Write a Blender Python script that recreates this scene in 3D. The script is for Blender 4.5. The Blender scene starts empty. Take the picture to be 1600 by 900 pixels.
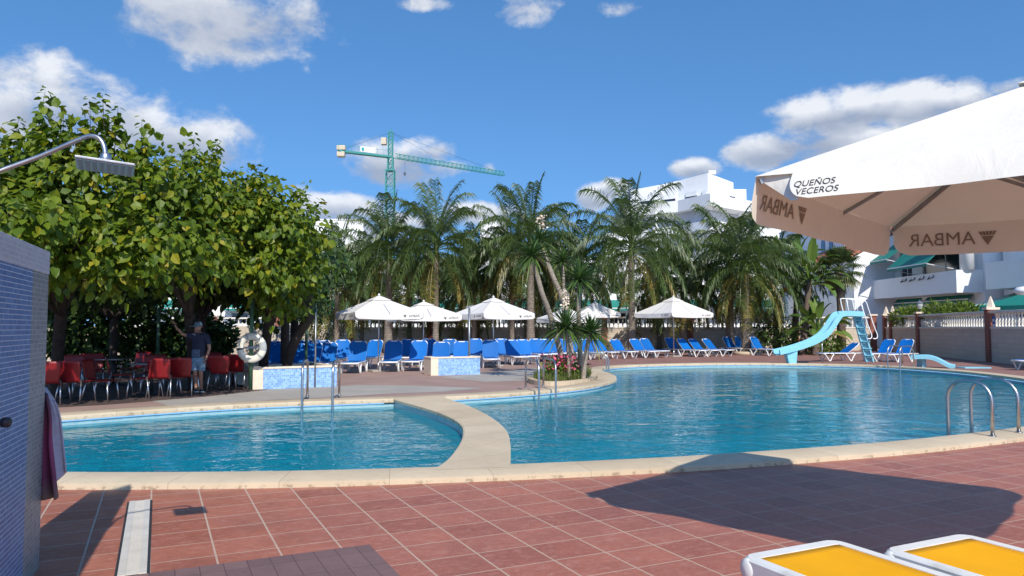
import bpy, bmesh, math, random
import numpy as np
from mathutils import Vector, Matrix, geometry
random.seed(7); rng = np.random.default_rng(11)
S = bpy.context.scene
COL = S.collection
R = math.radians
# ------------------------------------------------------------------ camera
F = 1150.0; CZ = 1.55; TH = math.atan(62/1150)
def ray(px, py):
    a = (px-800)/F; b = (450-py)/F
    return Vector((a, math.cos(TH)-b*math.sin(TH), math.sin(TH)+b*math.cos(TH)))
def gp(px, py, z=0.0):
    d = ray(px, py); t = (z-CZ)/d.z
    return Vector((d.x*t, d.y*t, z))
def at(px, py, Y):
    d = ray(px, py); t = Y/d.y
    return Vector((d.x*t, Y, CZ+d.z*t))
def gx(px, Y):                      # ground point seen in column px at depth Y
    return Vector(((px-800)/F*Y*1.0, Y, 0))
cam = bpy.data.cameras.new('camera'); co = bpy.data.objects.new('camera', cam); COL.objects.link(co)
cam.sensor_width = 36; cam.lens = 36*F/1600; cam.clip_end = 3000; cam.clip_start = 0.05
co.location = (0, 0, CZ); co.rotation_euler = (R(90)+TH, 0, 0)
S.camera = co
# ------------------------------------------------------------------ materials
def newmat(name):
    m = bpy.data.materials.new(name); m.use_nodes = True
    nt = m.node_tree; nt.nodes.clear()
    out = nt.nodes.new('ShaderNodeOutputMaterial')
    return m, nt, out
class NT:
    def __init__(s, nt): s.nt = nt
    def n(s, typ, **kw):
        nd = s.nt.nodes.new(typ)
        for k, v in kw.items():
            if hasattr(nd, k) and not isinstance(v, tuple) or k in ('operation','blend_type','data_type','feature','noise_dimensions'):
                setattr(nd, k, v)
        return nd
    def link(s, a, b): s.nt.links.new(a, b)
    def math(s, op, a, b=None, c=None, clamp=False):
        nd = s.nt.nodes.new('ShaderNodeMath'); nd.operation = op; nd.use_clamp = clamp
        for i, v in enumerate((a, b, c)):
            if v is None: continue
            if isinstance(v, (int, float)): nd.inputs[i].default_value = v
            else: s.link(v, nd.inputs[i])
        return nd.outputs[0]
    def noise(s, vec, scale, detail=3, rough=.55, dist=0):
        nd = s.nt.nodes.new('ShaderNodeTexNoise')
        nd.inputs['Scale'].default_value = scale; nd.inputs['Detail'].default_value = detail
        nd.inputs['Roughness'].default_value = rough; nd.inputs['Distortion'].default_value = dist
        if vec is not None: s.link(vec, nd.inputs['Vector'])
        return nd
    def ramp(s, fac, stops):
        nd = s.nt.nodes.new('ShaderNodeValToRGB'); e = nd.color_ramp.elements
        while len(e) < len(stops): e.new(.5)
        for i, (p, c) in enumerate(stops):
            e[i].position = p; e[i].color = (c[0], c[1], c[2], 1) if not isinstance(c, (int, float)) else (c, c, c, 1)
        s.link(fac, nd.inputs[0]); return nd.outputs[0]
    def mix(s, fac, a, b, blend='MIX'):
        nd = s.nt.nodes.new('ShaderNodeMix'); nd.data_type = 'RGBA'; nd.blend_type = blend
        for i, v in ((0, fac), (6, a), (7, b)):
            if isinstance(v, (int, float)) and i == 0: nd.inputs[0].default_value = v
            elif isinstance(v, (tuple, list)): nd.inputs[i].default_value = (v[0], v[1], v[2], 1)
            else: s.link(v, nd.inputs[i])
        return nd.outputs[2]
    def coord(s, which='Object'):
        return s.nt.nodes.new('ShaderNodeTexCoord').outputs[which]
    def mapping(s, vec, loc=(0,0,0), rot=(0,0,0), sc=(1,1,1)):
        nd = s.nt.nodes.new('ShaderNodeMapping'); s.link(vec, nd.inputs[0])
        nd.inputs['Location'].default_value = loc; nd.inputs['Rotation'].default_value = rot; nd.inputs['Scale'].default_value = sc
        return nd.outputs[0]
    def sep(s, vec):
        nd = s.nt.nodes.new('ShaderNodeSeparateXYZ'); s.link(vec, nd.inputs[0]); return nd.outputs
    def comb(s, x, y, z):
        nd = s.nt.nodes.new('ShaderNodeCombineXYZ')
        for i, v in enumerate((x, y, z)):
            if isinstance(v, (int, float)): nd.inputs[i].default_value = v
            else: s.link(v, nd.inputs[i])
        return nd.outputs[0]
    def bump(s, h, strength, dist=.01, normal=None):
        nd = s.nt.nodes.new('ShaderNodeBump'); nd.inputs['Strength'].default_value = strength; nd.inputs['Distance'].default_value = dist
        s.link(h, nd.inputs['Height'])
        if normal is not None: s.link(normal, nd.inputs['Normal'])
        return nd.outputs[0]
def principled(N, color, rough=.5, metal=0, normal=None, spec=.5):
    b = N.nt.nodes.new('ShaderNodeBsdfPrincipled')
    if isinstance(color, (tuple, list)): b.inputs['Base Color'].default_value = (*color[:3], 1)
    else: N.link(color, b.inputs['Base Color'])
    if isinstance(rough, (int, float)): b.inputs['Roughness'].default_value = rough
    else: N.link(rough, b.inputs['Roughness'])
    b.inputs['Metallic'].default_value = metal
    b.inputs['Specular IOR Level'].default_value = spec
    if normal is not None: N.link(normal, b.inputs['Normal'])
    return b.outputs[0]
M = {}
def pm(name, col, rough=.55, metal=0, var=.12, scale=6, bump=0, bscale=40, dirt=None, dscale=1.2, rnd=0, spec=.5):
    m, nt, out = newmat(name); N = NT(nt); v = N.coord()
    n1 = N.noise(v, scale, 4).outputs[0]
    lo = tuple(c*(1-var) for c in col); hi = tuple(min(1, c*(1+var)) for c in col)
    c = N.ramp(n1, [(.3, lo), (.7, hi)])
    if dirt:
        n2 = N.noise(v, dscale, 5, .65).outputs[0]
        f = N.ramp(n2, [(.5, 0), (.72, 1)])
        c = N.mix(N.math('MULTIPLY', f, dirt[3]), c, dirt[:3])
    if rnd:
        oi = nt.nodes.new('ShaderNodeObjectInfo')
        k = N.math('MULTIPLY_ADD', oi.outputs['Random'], 2*rnd, 1-rnd)
        c = N.mix(1.0, c, N.comb(k, k, k), 'MULTIPLY')
    nr = None
    if bump: nr = N.bump(N.noise(v, bscale, 4).outputs[0], bump, .01)
    rg = N.math('MULTIPLY_ADD', n1, .15, rough-.07)
    N.link(principled(N, c, rg, metal, nr, spec), out.inputs[0]); M[name] = m; return m
def leafmat(name, stops, trans=.35, rough=.5, spec=.4):
    m, nt, out = newmat(name); N = NT(nt)
    a = nt.nodes.new('ShaderNodeAttribute'); a.attribute_name = 'tint'
    c = N.ramp(a.outputs['Fac'], stops)
    p = principled(N, c, rough, 0, None, spec)
    t = nt.nodes.new('ShaderNodeBsdfTranslucent')
    N.link(N.mix(1.0, c, (1.0, 1.05, .55), 'MULTIPLY'), t.inputs[0])
    mx = nt.nodes.new('ShaderNodeMixShader'); mx.inputs[0].default_value = trans
    N.link(p, mx.inputs[1]); N.link(t.outputs[0], mx.inputs[2]); N.link(mx.outputs[0], out.inputs[0]); M[name] = m; return m
def fabric(name, col, trans=.25, under=None, wrinkle=.12):
    m, nt, out = newmat(name); N = NT(nt); v = N.coord()
    n1 = N.noise(v, 2.5, 5, .6).outputs[0]
    c = N.ramp(n1, [(.3, tuple(x*.93 for x in col)), (.7, col)])
    nb = N.bump(N.noise(N.mapping(v, rot=(.3,.2,.8), sc=(1,1,.35)), 5, 5, .6, .6).outputs[0], wrinkle, .03)
    p = principled(N, c, .8, 0, nb, .2)
    t = nt.nodes.new('ShaderNodeBsdfTranslucent'); N.link(N.mix(1.0, c, under or (.95,.85,.72), 'MULTIPLY'), t.inputs[0])
    mx = nt.nodes.new('ShaderNodeMixShader'); mx.inputs[0].default_value = trans
    N.link(p, mx.inputs[1]); N.link(t.outputs[0], mx.inputs[2]); N.link(mx.outputs[0], out.inputs[0]); M[name] = m; return m
def tilegrid(name, su, sv, gu, gv, c1, c2, grout, rot=0, coordname='Object', rough=.5, noise=(1.5, .25), bump=.3, offs=(0,0), c3=None, spec=.5, fleck=None):
    """rectangular tiles su x sv with joints gu, gv wide; colour varies tile by tile"""
    m, nt, out = newmat(name); N = NT(nt); v = N.coord(coordname)
    v2 = N.mapping(v, loc=(offs[0], offs[1], 0), rot=(0, 0, rot))
    x, y, z = N.sep(v2)
    U = N.math('DIVIDE', x, su); V = N.math('DIVIDE', y, sv)
    fu = N.math('FRACT', U); fv = N.math('FRACT', V)
    du = N.math('MULTIPLY', N.math('ABSOLUTE', N.math('SUBTRACT', fu, .5)), su)
    dv = N.math('MULTIPLY', N.math('ABSOLUTE', N.math('SUBTRACT', fv, .5)), sv)
    mu = N.math('GREATER_THAN', du, su/2-gu/2); mv = N.math('GREATER_THAN', dv, sv/2-gv/2)
    g = N.math('MAXIMUM', mu, mv)
    wn = nt.nodes.new('ShaderNodeTexWhiteNoise'); wn.noise_dimensions = '2D'
    N.link(N.comb(N.math('FLOOR', U), N.math('FLOOR', V), 0), wn.inputs['Vector'])
    stops = [(0, c1), (1, c2)] if c3 is None else [(0, c1), (.5, c2), (1, c3)]
    c = N.ramp(wn.outputs[0], stops)
    nz = N.noise(v, noise[0], 6, .65).outputs[0]
    k = N.math('MULTIPLY_ADD', nz, noise[1]*2, 1-noise[1])
    c = N.mix(1.0, c, N.comb(k, k, k), 'MULTIPLY')
    n3 = N.noise(v, 22, 5, .7).outputs[0]
    k3 = N.math('MULTIPLY_ADD', n3, noise[1]*1.6, 1-noise[1]*.8)
    c = N.mix(1.0, c, N.comb(k3, k3, k3), 'MULTIPLY')
    if fleck:
        fn1 = N.noise(N.mapping(v2, sc=(1,2.2,1)), 9, 8, .78, .8).outputs[0]
        c = N.mix(N.math('MULTIPLY', N.ramp(fn1, [(.50,0),(.62,1)]), .42), c, fleck)
        fn2 = N.noise(v2, .9, 5, .6).outputs[0]
        c = N.mix(N.math('MULTIPLY', N.ramp(fn2, [(.5,0),(.75,1)]), .35), c, (.20,.085,.075))
        g = N.math('MULTIPLY', g, N.math('MULTIPLY_ADD', N.noise(v2, 3, 4).outputs[0], .5, .7), clamp=True)
    c = N.mix(g, c, grout)
    h = N.math('ADD', N.math('SUBTRACT', 1, g), N.math('MULTIPLY', n3, .35))
    nb = N.bump(h, bump, .004)
    N.link(principled(N, c, N.math('MULTIPLY_ADD', g, .3, rough), 0, nb, spec), out.inputs[0]); M[name] = m; return m
# ------------------------------------------------------------------ mesh builder
class MB:
    def __init__(s): s.v = []; s.f = []; s.t = []
    def add(s, vs, fs, tint=None):
        o = len(s.v); s.v += [tuple(p) for p in vs]; s.f += [tuple(i+o for i in f) for f in fs]
        if tint is not None: s.t += [tint]*len(vs)
    def box(s, x0, x1, y0, y1, z0, z1):
        s.add([(x0,y0,z0),(x1,y0,z0),(x1,y1,z0),(x0,y1,z0),(x0,y0,z1),(x1,y0,z1),(x1,y1,z1),(x0,y1,z1)],
              [(3,2,1,0),(4,5,6,7),(0,1,5,4),(1,2,6,5),(2,3,7,6),(3,0,4,7)]); return s
    def beam(s, a, b, w, h, up=(0,0,1)):
        a = Vector(a); b = Vector(b); d = (b-a).normalized(); u = Vector(up)
        if abs(d.dot(u)) > .98: u = Vector((0,1,0))
        x = d.cross(u).normalized()*w/2; y = x.cross(d).normalized()*h/2
        P = [a-x-y, a+x-y, a+x+y, a-x+y, b-x-y, b+x-y, b+x+y, b-x+y]
        s.add(P, [(0,1,2,3),(7,6,5,4),(0,4,5,1),(1,5,6,2),(2,6,7,3),(3,7,4,0)]); return s
    def tube(s, pts, r, n=8, caps=True, tint=None):
        pts = [Vector(p) for p in pts]; rs = r if isinstance(r, (list, tuple)) else [r]*len(pts)
        t0 = (pts[1]-pts[0]).normalized(); ref = Vector((0,0,1)) if abs(t0.z) < .9 else Vector((1,0,0))
        nx = t0.cross(ref).normalized(); vs = []
        for i, p in enumerate(pts):
            t = (pts[min(i+1, len(pts)-1)]-pts[max(i-1, 0)]).normalized()
            nx = (nx - t*nx.dot(t)).normalized(); ny = t.cross(nx)
            for k in range(n):
                a = 2*math.pi*k/n; vs.append(p + (nx*math.cos(a)+ny*math.sin(a))*rs[i])
        fs = []
        for i in range(len(pts)-1):
            for k in range(n):
                k2 = (k+1) % n; fs.append((i*n+k, i*n+k2, (i+1)*n+k2, (i+1)*n+k))
        if caps: fs.append(tuple(range(n))[::-1]); fs.append(tuple((len(pts)-1)*n+k for k in range(n)))
        s.add(vs, fs, tint); return s
    def lathe(s, prof, n=16, c=(0,0,0)):
        vs = []; fs = []
        for r, z in prof:
            for k in range(n):
                a = 2*math.pi*k/n; vs.append((c[0]+r*math.cos(a), c[1]+r*math.sin(a), c[2]+z))
        for i in range(len(prof)-1):
            for k in range(n):
                k2 = (k+1) % n; fs.append((i*n+k, i*n+k2, (i+1)*n+k2, (i+1)*n+k))
        if prof[0][0] > 1e-4: fs.append(tuple(range(n))[::-1])
        if prof[-1][0] > 1e-4: fs.append(tuple((len(prof)-1)*n+k for k in range(n)))
        s.add(vs, fs); return s
    def prism(s, poly, z0, z1):
        n = len(poly); vs = [(p[0], p[1], z0) for p in poly]+[(p[0], p[1], z1) for p in poly]
        fs = [tuple(range(n))[::-1], tuple(range(n, 2*n))]+[(i, (i+1)%n, n+(i+1)%n, n+i) for i in range(n)]
        s.add(vs, fs); return s
    def extr(s, poly, d):                    # polygon of 3-D points pushed along d
        n = len(poly); P = [Vector(p) for p in poly]; d = Vector(d)
        s.add(P+[p+d for p in P], [tuple(range(n))[::-1], tuple(range(n, 2*n))]+[(i, (i+1)%n, n+(i+1)%n, n+i) for i in range(n)]); return s
    def grid(s, fn, nu, nv, flip=False):
        vs = [fn(i/nu, j/nv) for j in range(nv+1) for i in range(nu+1)]; fs = []
        for j in range(nv):
            for i in range(nu):
                a = j*(nu+1)+i; q = (a, a+1, a+nu+2, a+nu+1); fs.append(q[::-1] if flip else q)
        s.add(vs, fs); return s
    def build(s, name, mat, parent=None, smooth=False, bevel=0, solid=0, uv=False, fix=True):
        me = bpy.data.meshes.new(name); me.from_pydata(s.v, [], s.f)
        if fix and len(s.f) < 60000 and not s.t:
            bm = bmesh.new(); bm.from_mesh(me); bmesh.ops.recalc_face_normals(bm, faces=bm.faces); bm.to_mesh(me); bm.free()
        if s.t and len(s.t) == len(s.v):
            a = me.attributes.new('tint', 'FLOAT', 'POINT'); a.data.foreach_set('value', s.t)
        if uv: cubeuv(me)
        return link(name, me, mat, parent, smooth, bevel, solid)
def link(name, me, mat, parent=None, smooth=False, bevel=0, solid=0):
    if isinstance(mat, str): mat = M[mat]
    me.materials.append(mat)
    if smooth: me.polygons.foreach_set('use_smooth', [True]*len(me.polygons))
    o = bpy.data.objects.new(name, me); COL.objects.link(o)
    if parent is not None: o.parent = parent
    if solid:
        md = o.modifiers.new('Solidify', 'SOLIDIFY'); md.thickness = solid; md.offset = 0
    if bevel:
        md = o.modifiers.new('Bevel', 'BEVEL'); md.width = bevel; md.segments = 2; md.limit_method = 'ANGLE'; md.angle_limit = R(40)
    return o
def cubeuv(me):
    uv = me.uv_layers.new(name='UVMap').data
    for p in me.polygons:
        n = p.normal; ax = max(range(3), key=lambda i: abs(n[i]))
        for li in p.loop_indices:
            c = me.vertices[me.loops[li].vertex_index].co
            if ax == 2: q = (c.x, c.y)
            else:
                h = Vector((-n.y, n.x)); h = h.normalized() if h.length > 1e-6 else Vector((1,0))
                q = (c.x*h.x+c.y*h.y, c.z)
            uv[li].uv = q
def tag(o, label=None, cat=None, group=None, kind=None):
    if label: o['label'] = label
    if cat: o['category'] = cat
    if group: o['group'] = group
    if kind: o['kind'] = kind
    return o
def thing(name, label, cat, loc=(0,0,0), rz=0, group=None):
    o = bpy.data.objects.new(name, None); COL.objects.link(o); o.empty_display_size = .2
    o.location = loc; o.rotation_euler = (0, 0, rz); return tag(o, label, cat, group)
def copy_tree(o, parent=None):
    c = o.copy(); COL.objects.link(c)
    if parent is not None: c.parent = parent
    for ch in list(o.children):
        if ch is not c: copy_tree(ch, c)
    return c
def catmull(P, n, closed=True):
    P = [Vector(p) for p in P]; out = []; m = len(P)
    for i in range(m if closed else m-1):
        if closed: a, b, c, d = P[i-1], P[i], P[(i+1)%m], P[(i+2)%m]
        else: a, b, c, d = P[max(i-1,0)], P[i], P[i+1], P[min(i+2,m-1)]
        for k in range(n):
            t = k/n
            out.append(.5*((2*b)+(c-a)*t+(2*a-5*b+4*c-d)*t*t+(3*b-a-3*c+d)*t**3))
    if not closed: out.append(P[-1].copy())
    return out
# leaves: numpy cards with a fold
LT = np.array([(0,0,0),(.3,.48,.07),(.3,-.48,.07),(.45,0,0),(.72,.33,.03),(.72,-.33,.03),(1,0,-.08)])
LF = np.array([(0,3,1,1),(1,3,6,4),(0,2,3,3),(3,2,5,6)])
def leaf_mesh(P, D, Nn, L, W, tint):
    n = len(P); D = D/np.linalg.norm(D, axis=1, keepdims=True)
    Sd = np.cross(Nn, D); Sd /= (np.linalg.norm(Sd, axis=1, keepdims=True)+1e-9); Nn = np.cross(D, Sd)
    V = P[:,None,:]+D[:,None,:]*(LT[None,:,0:1]*L[:,None,None])+Sd[:,None,:]*(LT[None,:,1:2]*W[:,None,None])+Nn[:,None,:]*(LT[None,:,2:3]*L[:,None,None])
    V = V.reshape(-1,3); fs = []
    for k in range(n):
        o = 7*k; fs += [(o,o+3,o+1),(o+1,o+3,o+6,o+4),(o,o+2,o+3),(o+3,o+2,o+5,o+6)]
    return V, fs, np.repeat(tint, 7)
def leaf_obj(name, batches, mat, parent=None, stems=None):
    V = []; Fc = []; T = []; o = 0
    for (v, f, t) in batches:
        V.append(v); Fc += [tuple(i+o for i in q) for q in f]; T.append(t); o += len(v)
    V = np.concatenate(V); T = np.concatenate(T)
    me = bpy.data.meshes.new(name); me.from_pydata(V.tolist(), [], Fc)
    a = me.attributes.new('tint', 'FLOAT', 'POINT'); a.data.foreach_set('value', T.astype(np.float32))
    return link(name, me, mat, parent)
def lump(d, seed):
    r = np.random.default_rng(seed); s = np.zeros(len(d))
    for k in range(7):
        w = r.normal(size=3)*r.uniform(1.5, 5); s += np.sin(d@w+r.uniform(0, 6.28))*r.uniform(.4, 1)
    return s/3.2
def crown_leaves(ells, n, size, seed, droop=.8, inner=.45, lumps=.2, flat=.0, tintc=.5, wr=.75, clump=0):
    r = np.random.default_rng(seed); out = []
    vol = [e[1][0]*e[1][1]+e[1][2]*e[1][0] for e in ells]; tv = sum(vol)
    for (c, rad), vv in zip(ells, vol):
        m = int(n*vv/tv); d = r.normal(size=(m,3)); d /= np.linalg.norm(d, axis=1, keepdims=True)
        q = inner+(1-inner)*r.random(m)**.6
        if clump:
            nc = max(3, m//clump); ci = r.integers(0, nc, m); d = d[ci]; q = q[ci]
        lf = 1+lumps*lump(d, seed+int(abs(c[0])*13))
        P = np.array(c)+d*np.array(rad)*(q*lf)[:,None]
        D = d*.55+np.array((0,0,-droop))+r.normal(size=(m,3))*.45
        if clump:
            j = r.normal(size=(m,3))*np.array((.75,.75,.85))*size*1.05; P = P+j; D = D+j/size*.45
        Nn = d*.7+np.array((0,-.25,.55))+r.normal(size=(m,3))*.5
        L = size*r.uniform(.5, 1.25, m); W = L*wr*r.uniform(.85, 1.1, m)
        t = np.clip(tintc+r.normal(size=m)*.22, 0, 1)
        out.append(leaf_mesh(P, D, Nn, L, W, t))
    return out
def shoot(base, top, n, size, r):
    base = np.array(base); top = np.array(top); ax = top-base; ax /= np.linalg.norm(ax)
    s1 = np.cross(ax, (0.3,1,.1)); s1 /= np.linalg.norm(s1); s2 = np.cross(ax, s1)
    P=[]; D=[]; Nn=[]; L=[]
    for k in range(n):
        t = (k+.5)/n; a = k*2.4+r.uniform(-.4,.4)
        o = s1*math.cos(a)+s2*math.sin(a)
        P.append(base+(top-base)*t+o*.03); D.append(o*.75+np.array((0,0,-.75+.5*t))); Nn.append(o*.9+ax*.55+r.normal(size=3)*.25)
        L.append(size*(1.0-.42*t)*r.uniform(.8,1.15))
    L = np.array(L)
    return leaf_mesh(np.array(P), np.array(D), np.array(Nn), L, L*.7, np.clip(.5+r.normal(size=n)*.2,0,1))
# ------------------------------------------------------------------ material list
E1 = math.atan2(.435, .9)           # tile axis, turned from world X
tilegrid('red_tile', .405, .365, .013, .011, (.30,.094,.054), (.385,.132,.078), (.46,.34,.255), rot=-E1, rough=.5, noise=(2.2,.34), bump=.35, c3=(.34,.114,.067), fleck=(.50,.25,.19))
tilegrid('pink_paving', .6, .6, .008, .008, (.30,.195,.165), (.34,.225,.185), (.30,.22,.18), rot=-E1, rough=.75, noise=(.8,.22), bump=.2)
tilegrid('brown_paving', .4, .4, .008, .008, (.235,.115,.09), (.28,.14,.11), (.25,.16,.13), rot=-.2, rough=.75, noise=(.8,.22), bump=.2)
tilegrid('shade_tinted_paving', .4, .4, .008, .008, (.07,.045,.04), (.09,.06,.05), (.08,.06,.055), rot=-E1, rough=.7, noise=(1,.3), bump=.2)  # paving colour darkened to carry the deep shade under the trees
tilegrid('mat_tile', .145, .30, .006, .004, (.15,.088,.085), (.19,.112,.105), (.085,.05,.05), rot=-E1, rough=.7, noise=(3,.25), bump=.4)
tilegrid('mosaic_deep', .029, .029, .0018, .0042, (.05,.14,.31), (.075,.19,.40), (.60,.66,.72), spec=.25, coordname='UV', rough=.45, noise=(5,.12), bump=.25, c3=(.11,.25,.44))
tilegrid('mosaic_grey', .029, .029, .0025, .0038, (.12,.155,.155), (.20,.235,.20), (.44,.46,.46), coordname='UV', rough=.4, noise=(5,.15), bump=.25, c3=(.25,.27,.30))
tilegrid('mosaic_cap', .029, .029, .0035, .0035, (.45,.47,.50), (.55,.57,.60), (.70,.72,.74), coordname='UV', rough=.35, noise=(5,.15), bump=.5)
tilegrid('mosaic_planter', .05, .05, .004, .004, (.13,.28,.60), (.22,.41,.72), (.46,.55,.66), coordname='UV', rough=.3, noise=(5,.1), bump=.3, c3=(.32,.52,.78))
tilegrid('pool_wall_tile', .10, .10, .008, .008, (.20,.40,.47), (.27,.48,.54), (.36,.42,.40), coordname='UV', rough=.3, noise=(4,.1), bump=.2)
tilegrid('wall_block', .8, .22, .012, .012, (.52,.44,.35), (.58,.49,.385), (.40,.33,.265), coordname='UV', rough=.85, noise=(2,.15), bump=.4)
tilegrid('brick_red', .22, .07, .01, .01, (.20,.06,.04), (.27,.085,.055), (.28,.18,.14), coordname='UV', rough=.85, noise=(3,.2), bump=.4)
tilegrid('roof_tile', .25, .35, .03, .02, (.42,.14,.07), (.5,.18,.09), (.25,.08,.04), coordname='UV', rough=.8, noise=(3,.2), bump=.6)
pm('pool_floor', (.10,.60,.80), .5, var=.10, scale=.6)
pm('pool_line', (.02,.07,.30), .5)
pm('concrete_grey', (.34,.31,.275), .85, var=.1, scale=1.3, bump=.25, bscale=60)
pm('soil', (.11,.075,.05), .95, var=.3, scale=9, bump=.6)
pm('sand_ground', (.30,.25,.19), .95, var=.2, scale=.4, bump=.3)
pm('steel', (.46,.46,.46), .33, 1, var=.1, scale=20)
pm('grey_metal', (.30,.32,.34), .4, .8)
pm('aluminium', (.62,.62,.63), .35, 1, var=.05)
pm('dark_metal', (.045,.045,.05), .5, .3)
pm('white_paint', (.80,.80,.78), .6, var=.04, scale=.7, dirt=(.5,.47,.43,.25), dscale=.5)
pm('white_plastic', (.78,.78,.76), .38, var=.04, dirt=(.45,.42,.38,.35), dscale=4)
pm('lounger_white', (.72,.72,.69), .42, var=.05, dirt=(.40,.37,.32,.5), dscale=5, bump=.05)
pm('baluster_white', (.70,.66,.58), .7, var=.08, dirt=(.33,.28,.22,.5), dscale=3)
pm('house_white', (.84,.84,.83), .7, var=.03, scale=.5, dirt=(.6,.57,.53,.3), dscale=.35)
pm('shade_and_print_grey', (.52,.55,.60), .75, var=.05, scale=.5)  # balcony shadow painted on the recessed storeys; also the grey banner print
pm('green_awning', (.005,.19,.15), .7, var=.12, scale=3)
pm('pale_awning', (.36,.52,.44), .75, var=.1, scale=3)
pm('green_paint', (.045,.12,.065), .5, var=.15, scale=5, dirt=(.25,.25,.2,.4), dscale=9)
pm('crane_green', (.035,.25,.225), .5, var=.1)
pm('crane_block', (.58,.50,.38), .85)
pm('window_dark', (.022,.026,.032), .12, spec=.8)
pm('window_blue', (.05,.08,.16), .12, spec=.8)
pm('shutter_white', (.72,.72,.71), .6)
pm('slide_blue', (.23,.53,.64), .28, var=.05, scale=3, dirt=(.35,.52,.55,.3), dscale=3)
pm('slide_dark', (.08,.25,.33), .4)
pm('red_plastic', (.21,.010,.013), .38, var=.08, rnd=.08)
pm('table_dark', (.05,.045,.042), .35)
pm('ring_white', (.72,.68,.58), .5, var=.05, scale=5, dirt=(.42,.38,.3,.6), dscale=7, bump=.1)
pm('ring_grey', (.36,.38,.38), .5)
pm('bark', (.13,.095,.07), .9, var=.4, scale=12, bump=.8, bscale=25)
pm('bark_dark', (.042,.030,.023), .9, var=.4, scale=10, bump=.8, bscale=25)
pm('yucca_bark', (.30,.25,.20), .9, var=.3, scale=18, bump=.8, bscale=35)
pm('skin', (.42,.22,.15), .5, var=.05)
pm('cloth_navy', (.022,.028,.055), .85, var=.15, scale=14)
pm('cloth_print', (.10,.13,.20), .85, var=.5, scale=18)
pm('cloth_denim', (.19,.30,.40), .85, var=.2, scale=20)
pm('cloth_cap', (.13,.21,.27), .85, var=.12)
pm('shoe_white', (.7,.7,.68), .6); pm('shoe_black', (.02,.02,.022), .6)
pm('towel_white', (.52,.50,.56), .95, var=.08, scale=30, bump=.5, bscale=120)
pm('ink', (.035,.035,.04), .8); pm('ink_through', (.24,.195,.155), .9)
pm('pier_white', (.75,.62,.48), .7, var=.08)
pm('flower_pink', (.70,.12,.20), .6, var=.2, scale=30)
pm('drain_white', (.58,.54,.47), .55, var=.08, scale=12, dirt=(.3,.25,.2,.5), dscale=6)
pm('sign_blue', (.05,.10,.32), .5); pm('pink_rose', (.45,.09,.15), .8)
pm('lamp_glass', (.45,.47,.45), .15); pm('teal_logo', (.02,.33,.36), .5)
pm('beam_rust', (.20,.095,.075), .8, var=.3, scale=10)
fabric('canvas', (.80,.775,.73), .16)
fabric('canvas_near', (.80,.77,.69), .13, under=(.70,.74,.56), wrinkle=.3)
leafmat('mulberry_leaf', [(0,(.035,.07,.008)),(.4,(.092,.155,.010)),(.78,(.185,.245,.014)),(1,(.34,.30,.02))], .4, .48)
leafmat('mulberry_shade_tint', [(0,(.02,.045,.012)),(.6,(.045,.09,.018)),(1,(.08,.13,.02))], .25, .5)  # darker copy of the mulberry leaf, back-of-terrace shade put into the colours
leafmat('ficus_leaf', [(0,(.015,.04,.012)),(.6,(.035,.085,.02)),(1,(.07,.13,.03))], .2, .35)
leafmat('palm_leaf', [(0,(.035,.07,.025)),(.5,(.095,.155,.04)),(.85,(.17,.20,.05)),(1,(.36,.26,.07))], .34, .42, .6)
leafmat('yucca_leaf', [(0,(.025,.06,.015)),(.6,(.07,.135,.03)),(.9,(.14,.19,.04)),(1,(.30,.25,.10))], .15, .4, .6)
leafmat('banana_leaf', [(0,(.04,.085,.02)),(.5,(.10,.18,.03)),(.9,(.20,.29,.05)),(1,(.38,.24,.05))], .35, .38, .6)
leafmat('fan_leaf', [(0,(.03,.05,.02)),(.6,(.075,.11,.03)),(1,(.19,.19,.06))], .2, .45)
leafmat('hedge_leaf', [(0,(.05,.10,.015)),(.6,(.12,.19,.02)),(1,(.22,.28,.03))], .3, .45)
leafmat('grass_blade', [(0,(.07,.10,.02)),(.6,(.13,.17,.04)),(1,(.22,.23,.07))], .3, .6)
def trunkmat():
    m, nt, out = newmat('palm_trunk'); N = NT(nt); v = N.coord()
    n = N.noise(v, 5, 5, .7).outputs[0]; x, y, z = N.sep(v)
    ring = N.math('FRACT', N.math('ADD', N.math('MULTIPLY', z, 7.5), N.math('MULTIPLY', n, 1.3)))
    c = N.ramp(n, [(.3, (.13,.105,.085)), (.7, (.33,.285,.235))])
    c = N.mix(N.math('MULTIPLY', N.math('GREATER_THAN', ring, .8), .55), c, (.09,.07,.055))
    N.link(principled(N, c, .9, 0, N.bump(ring, .7, .03), .2), out.inputs[0]); M['palm_trunk'] = m
trunkmat()
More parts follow.
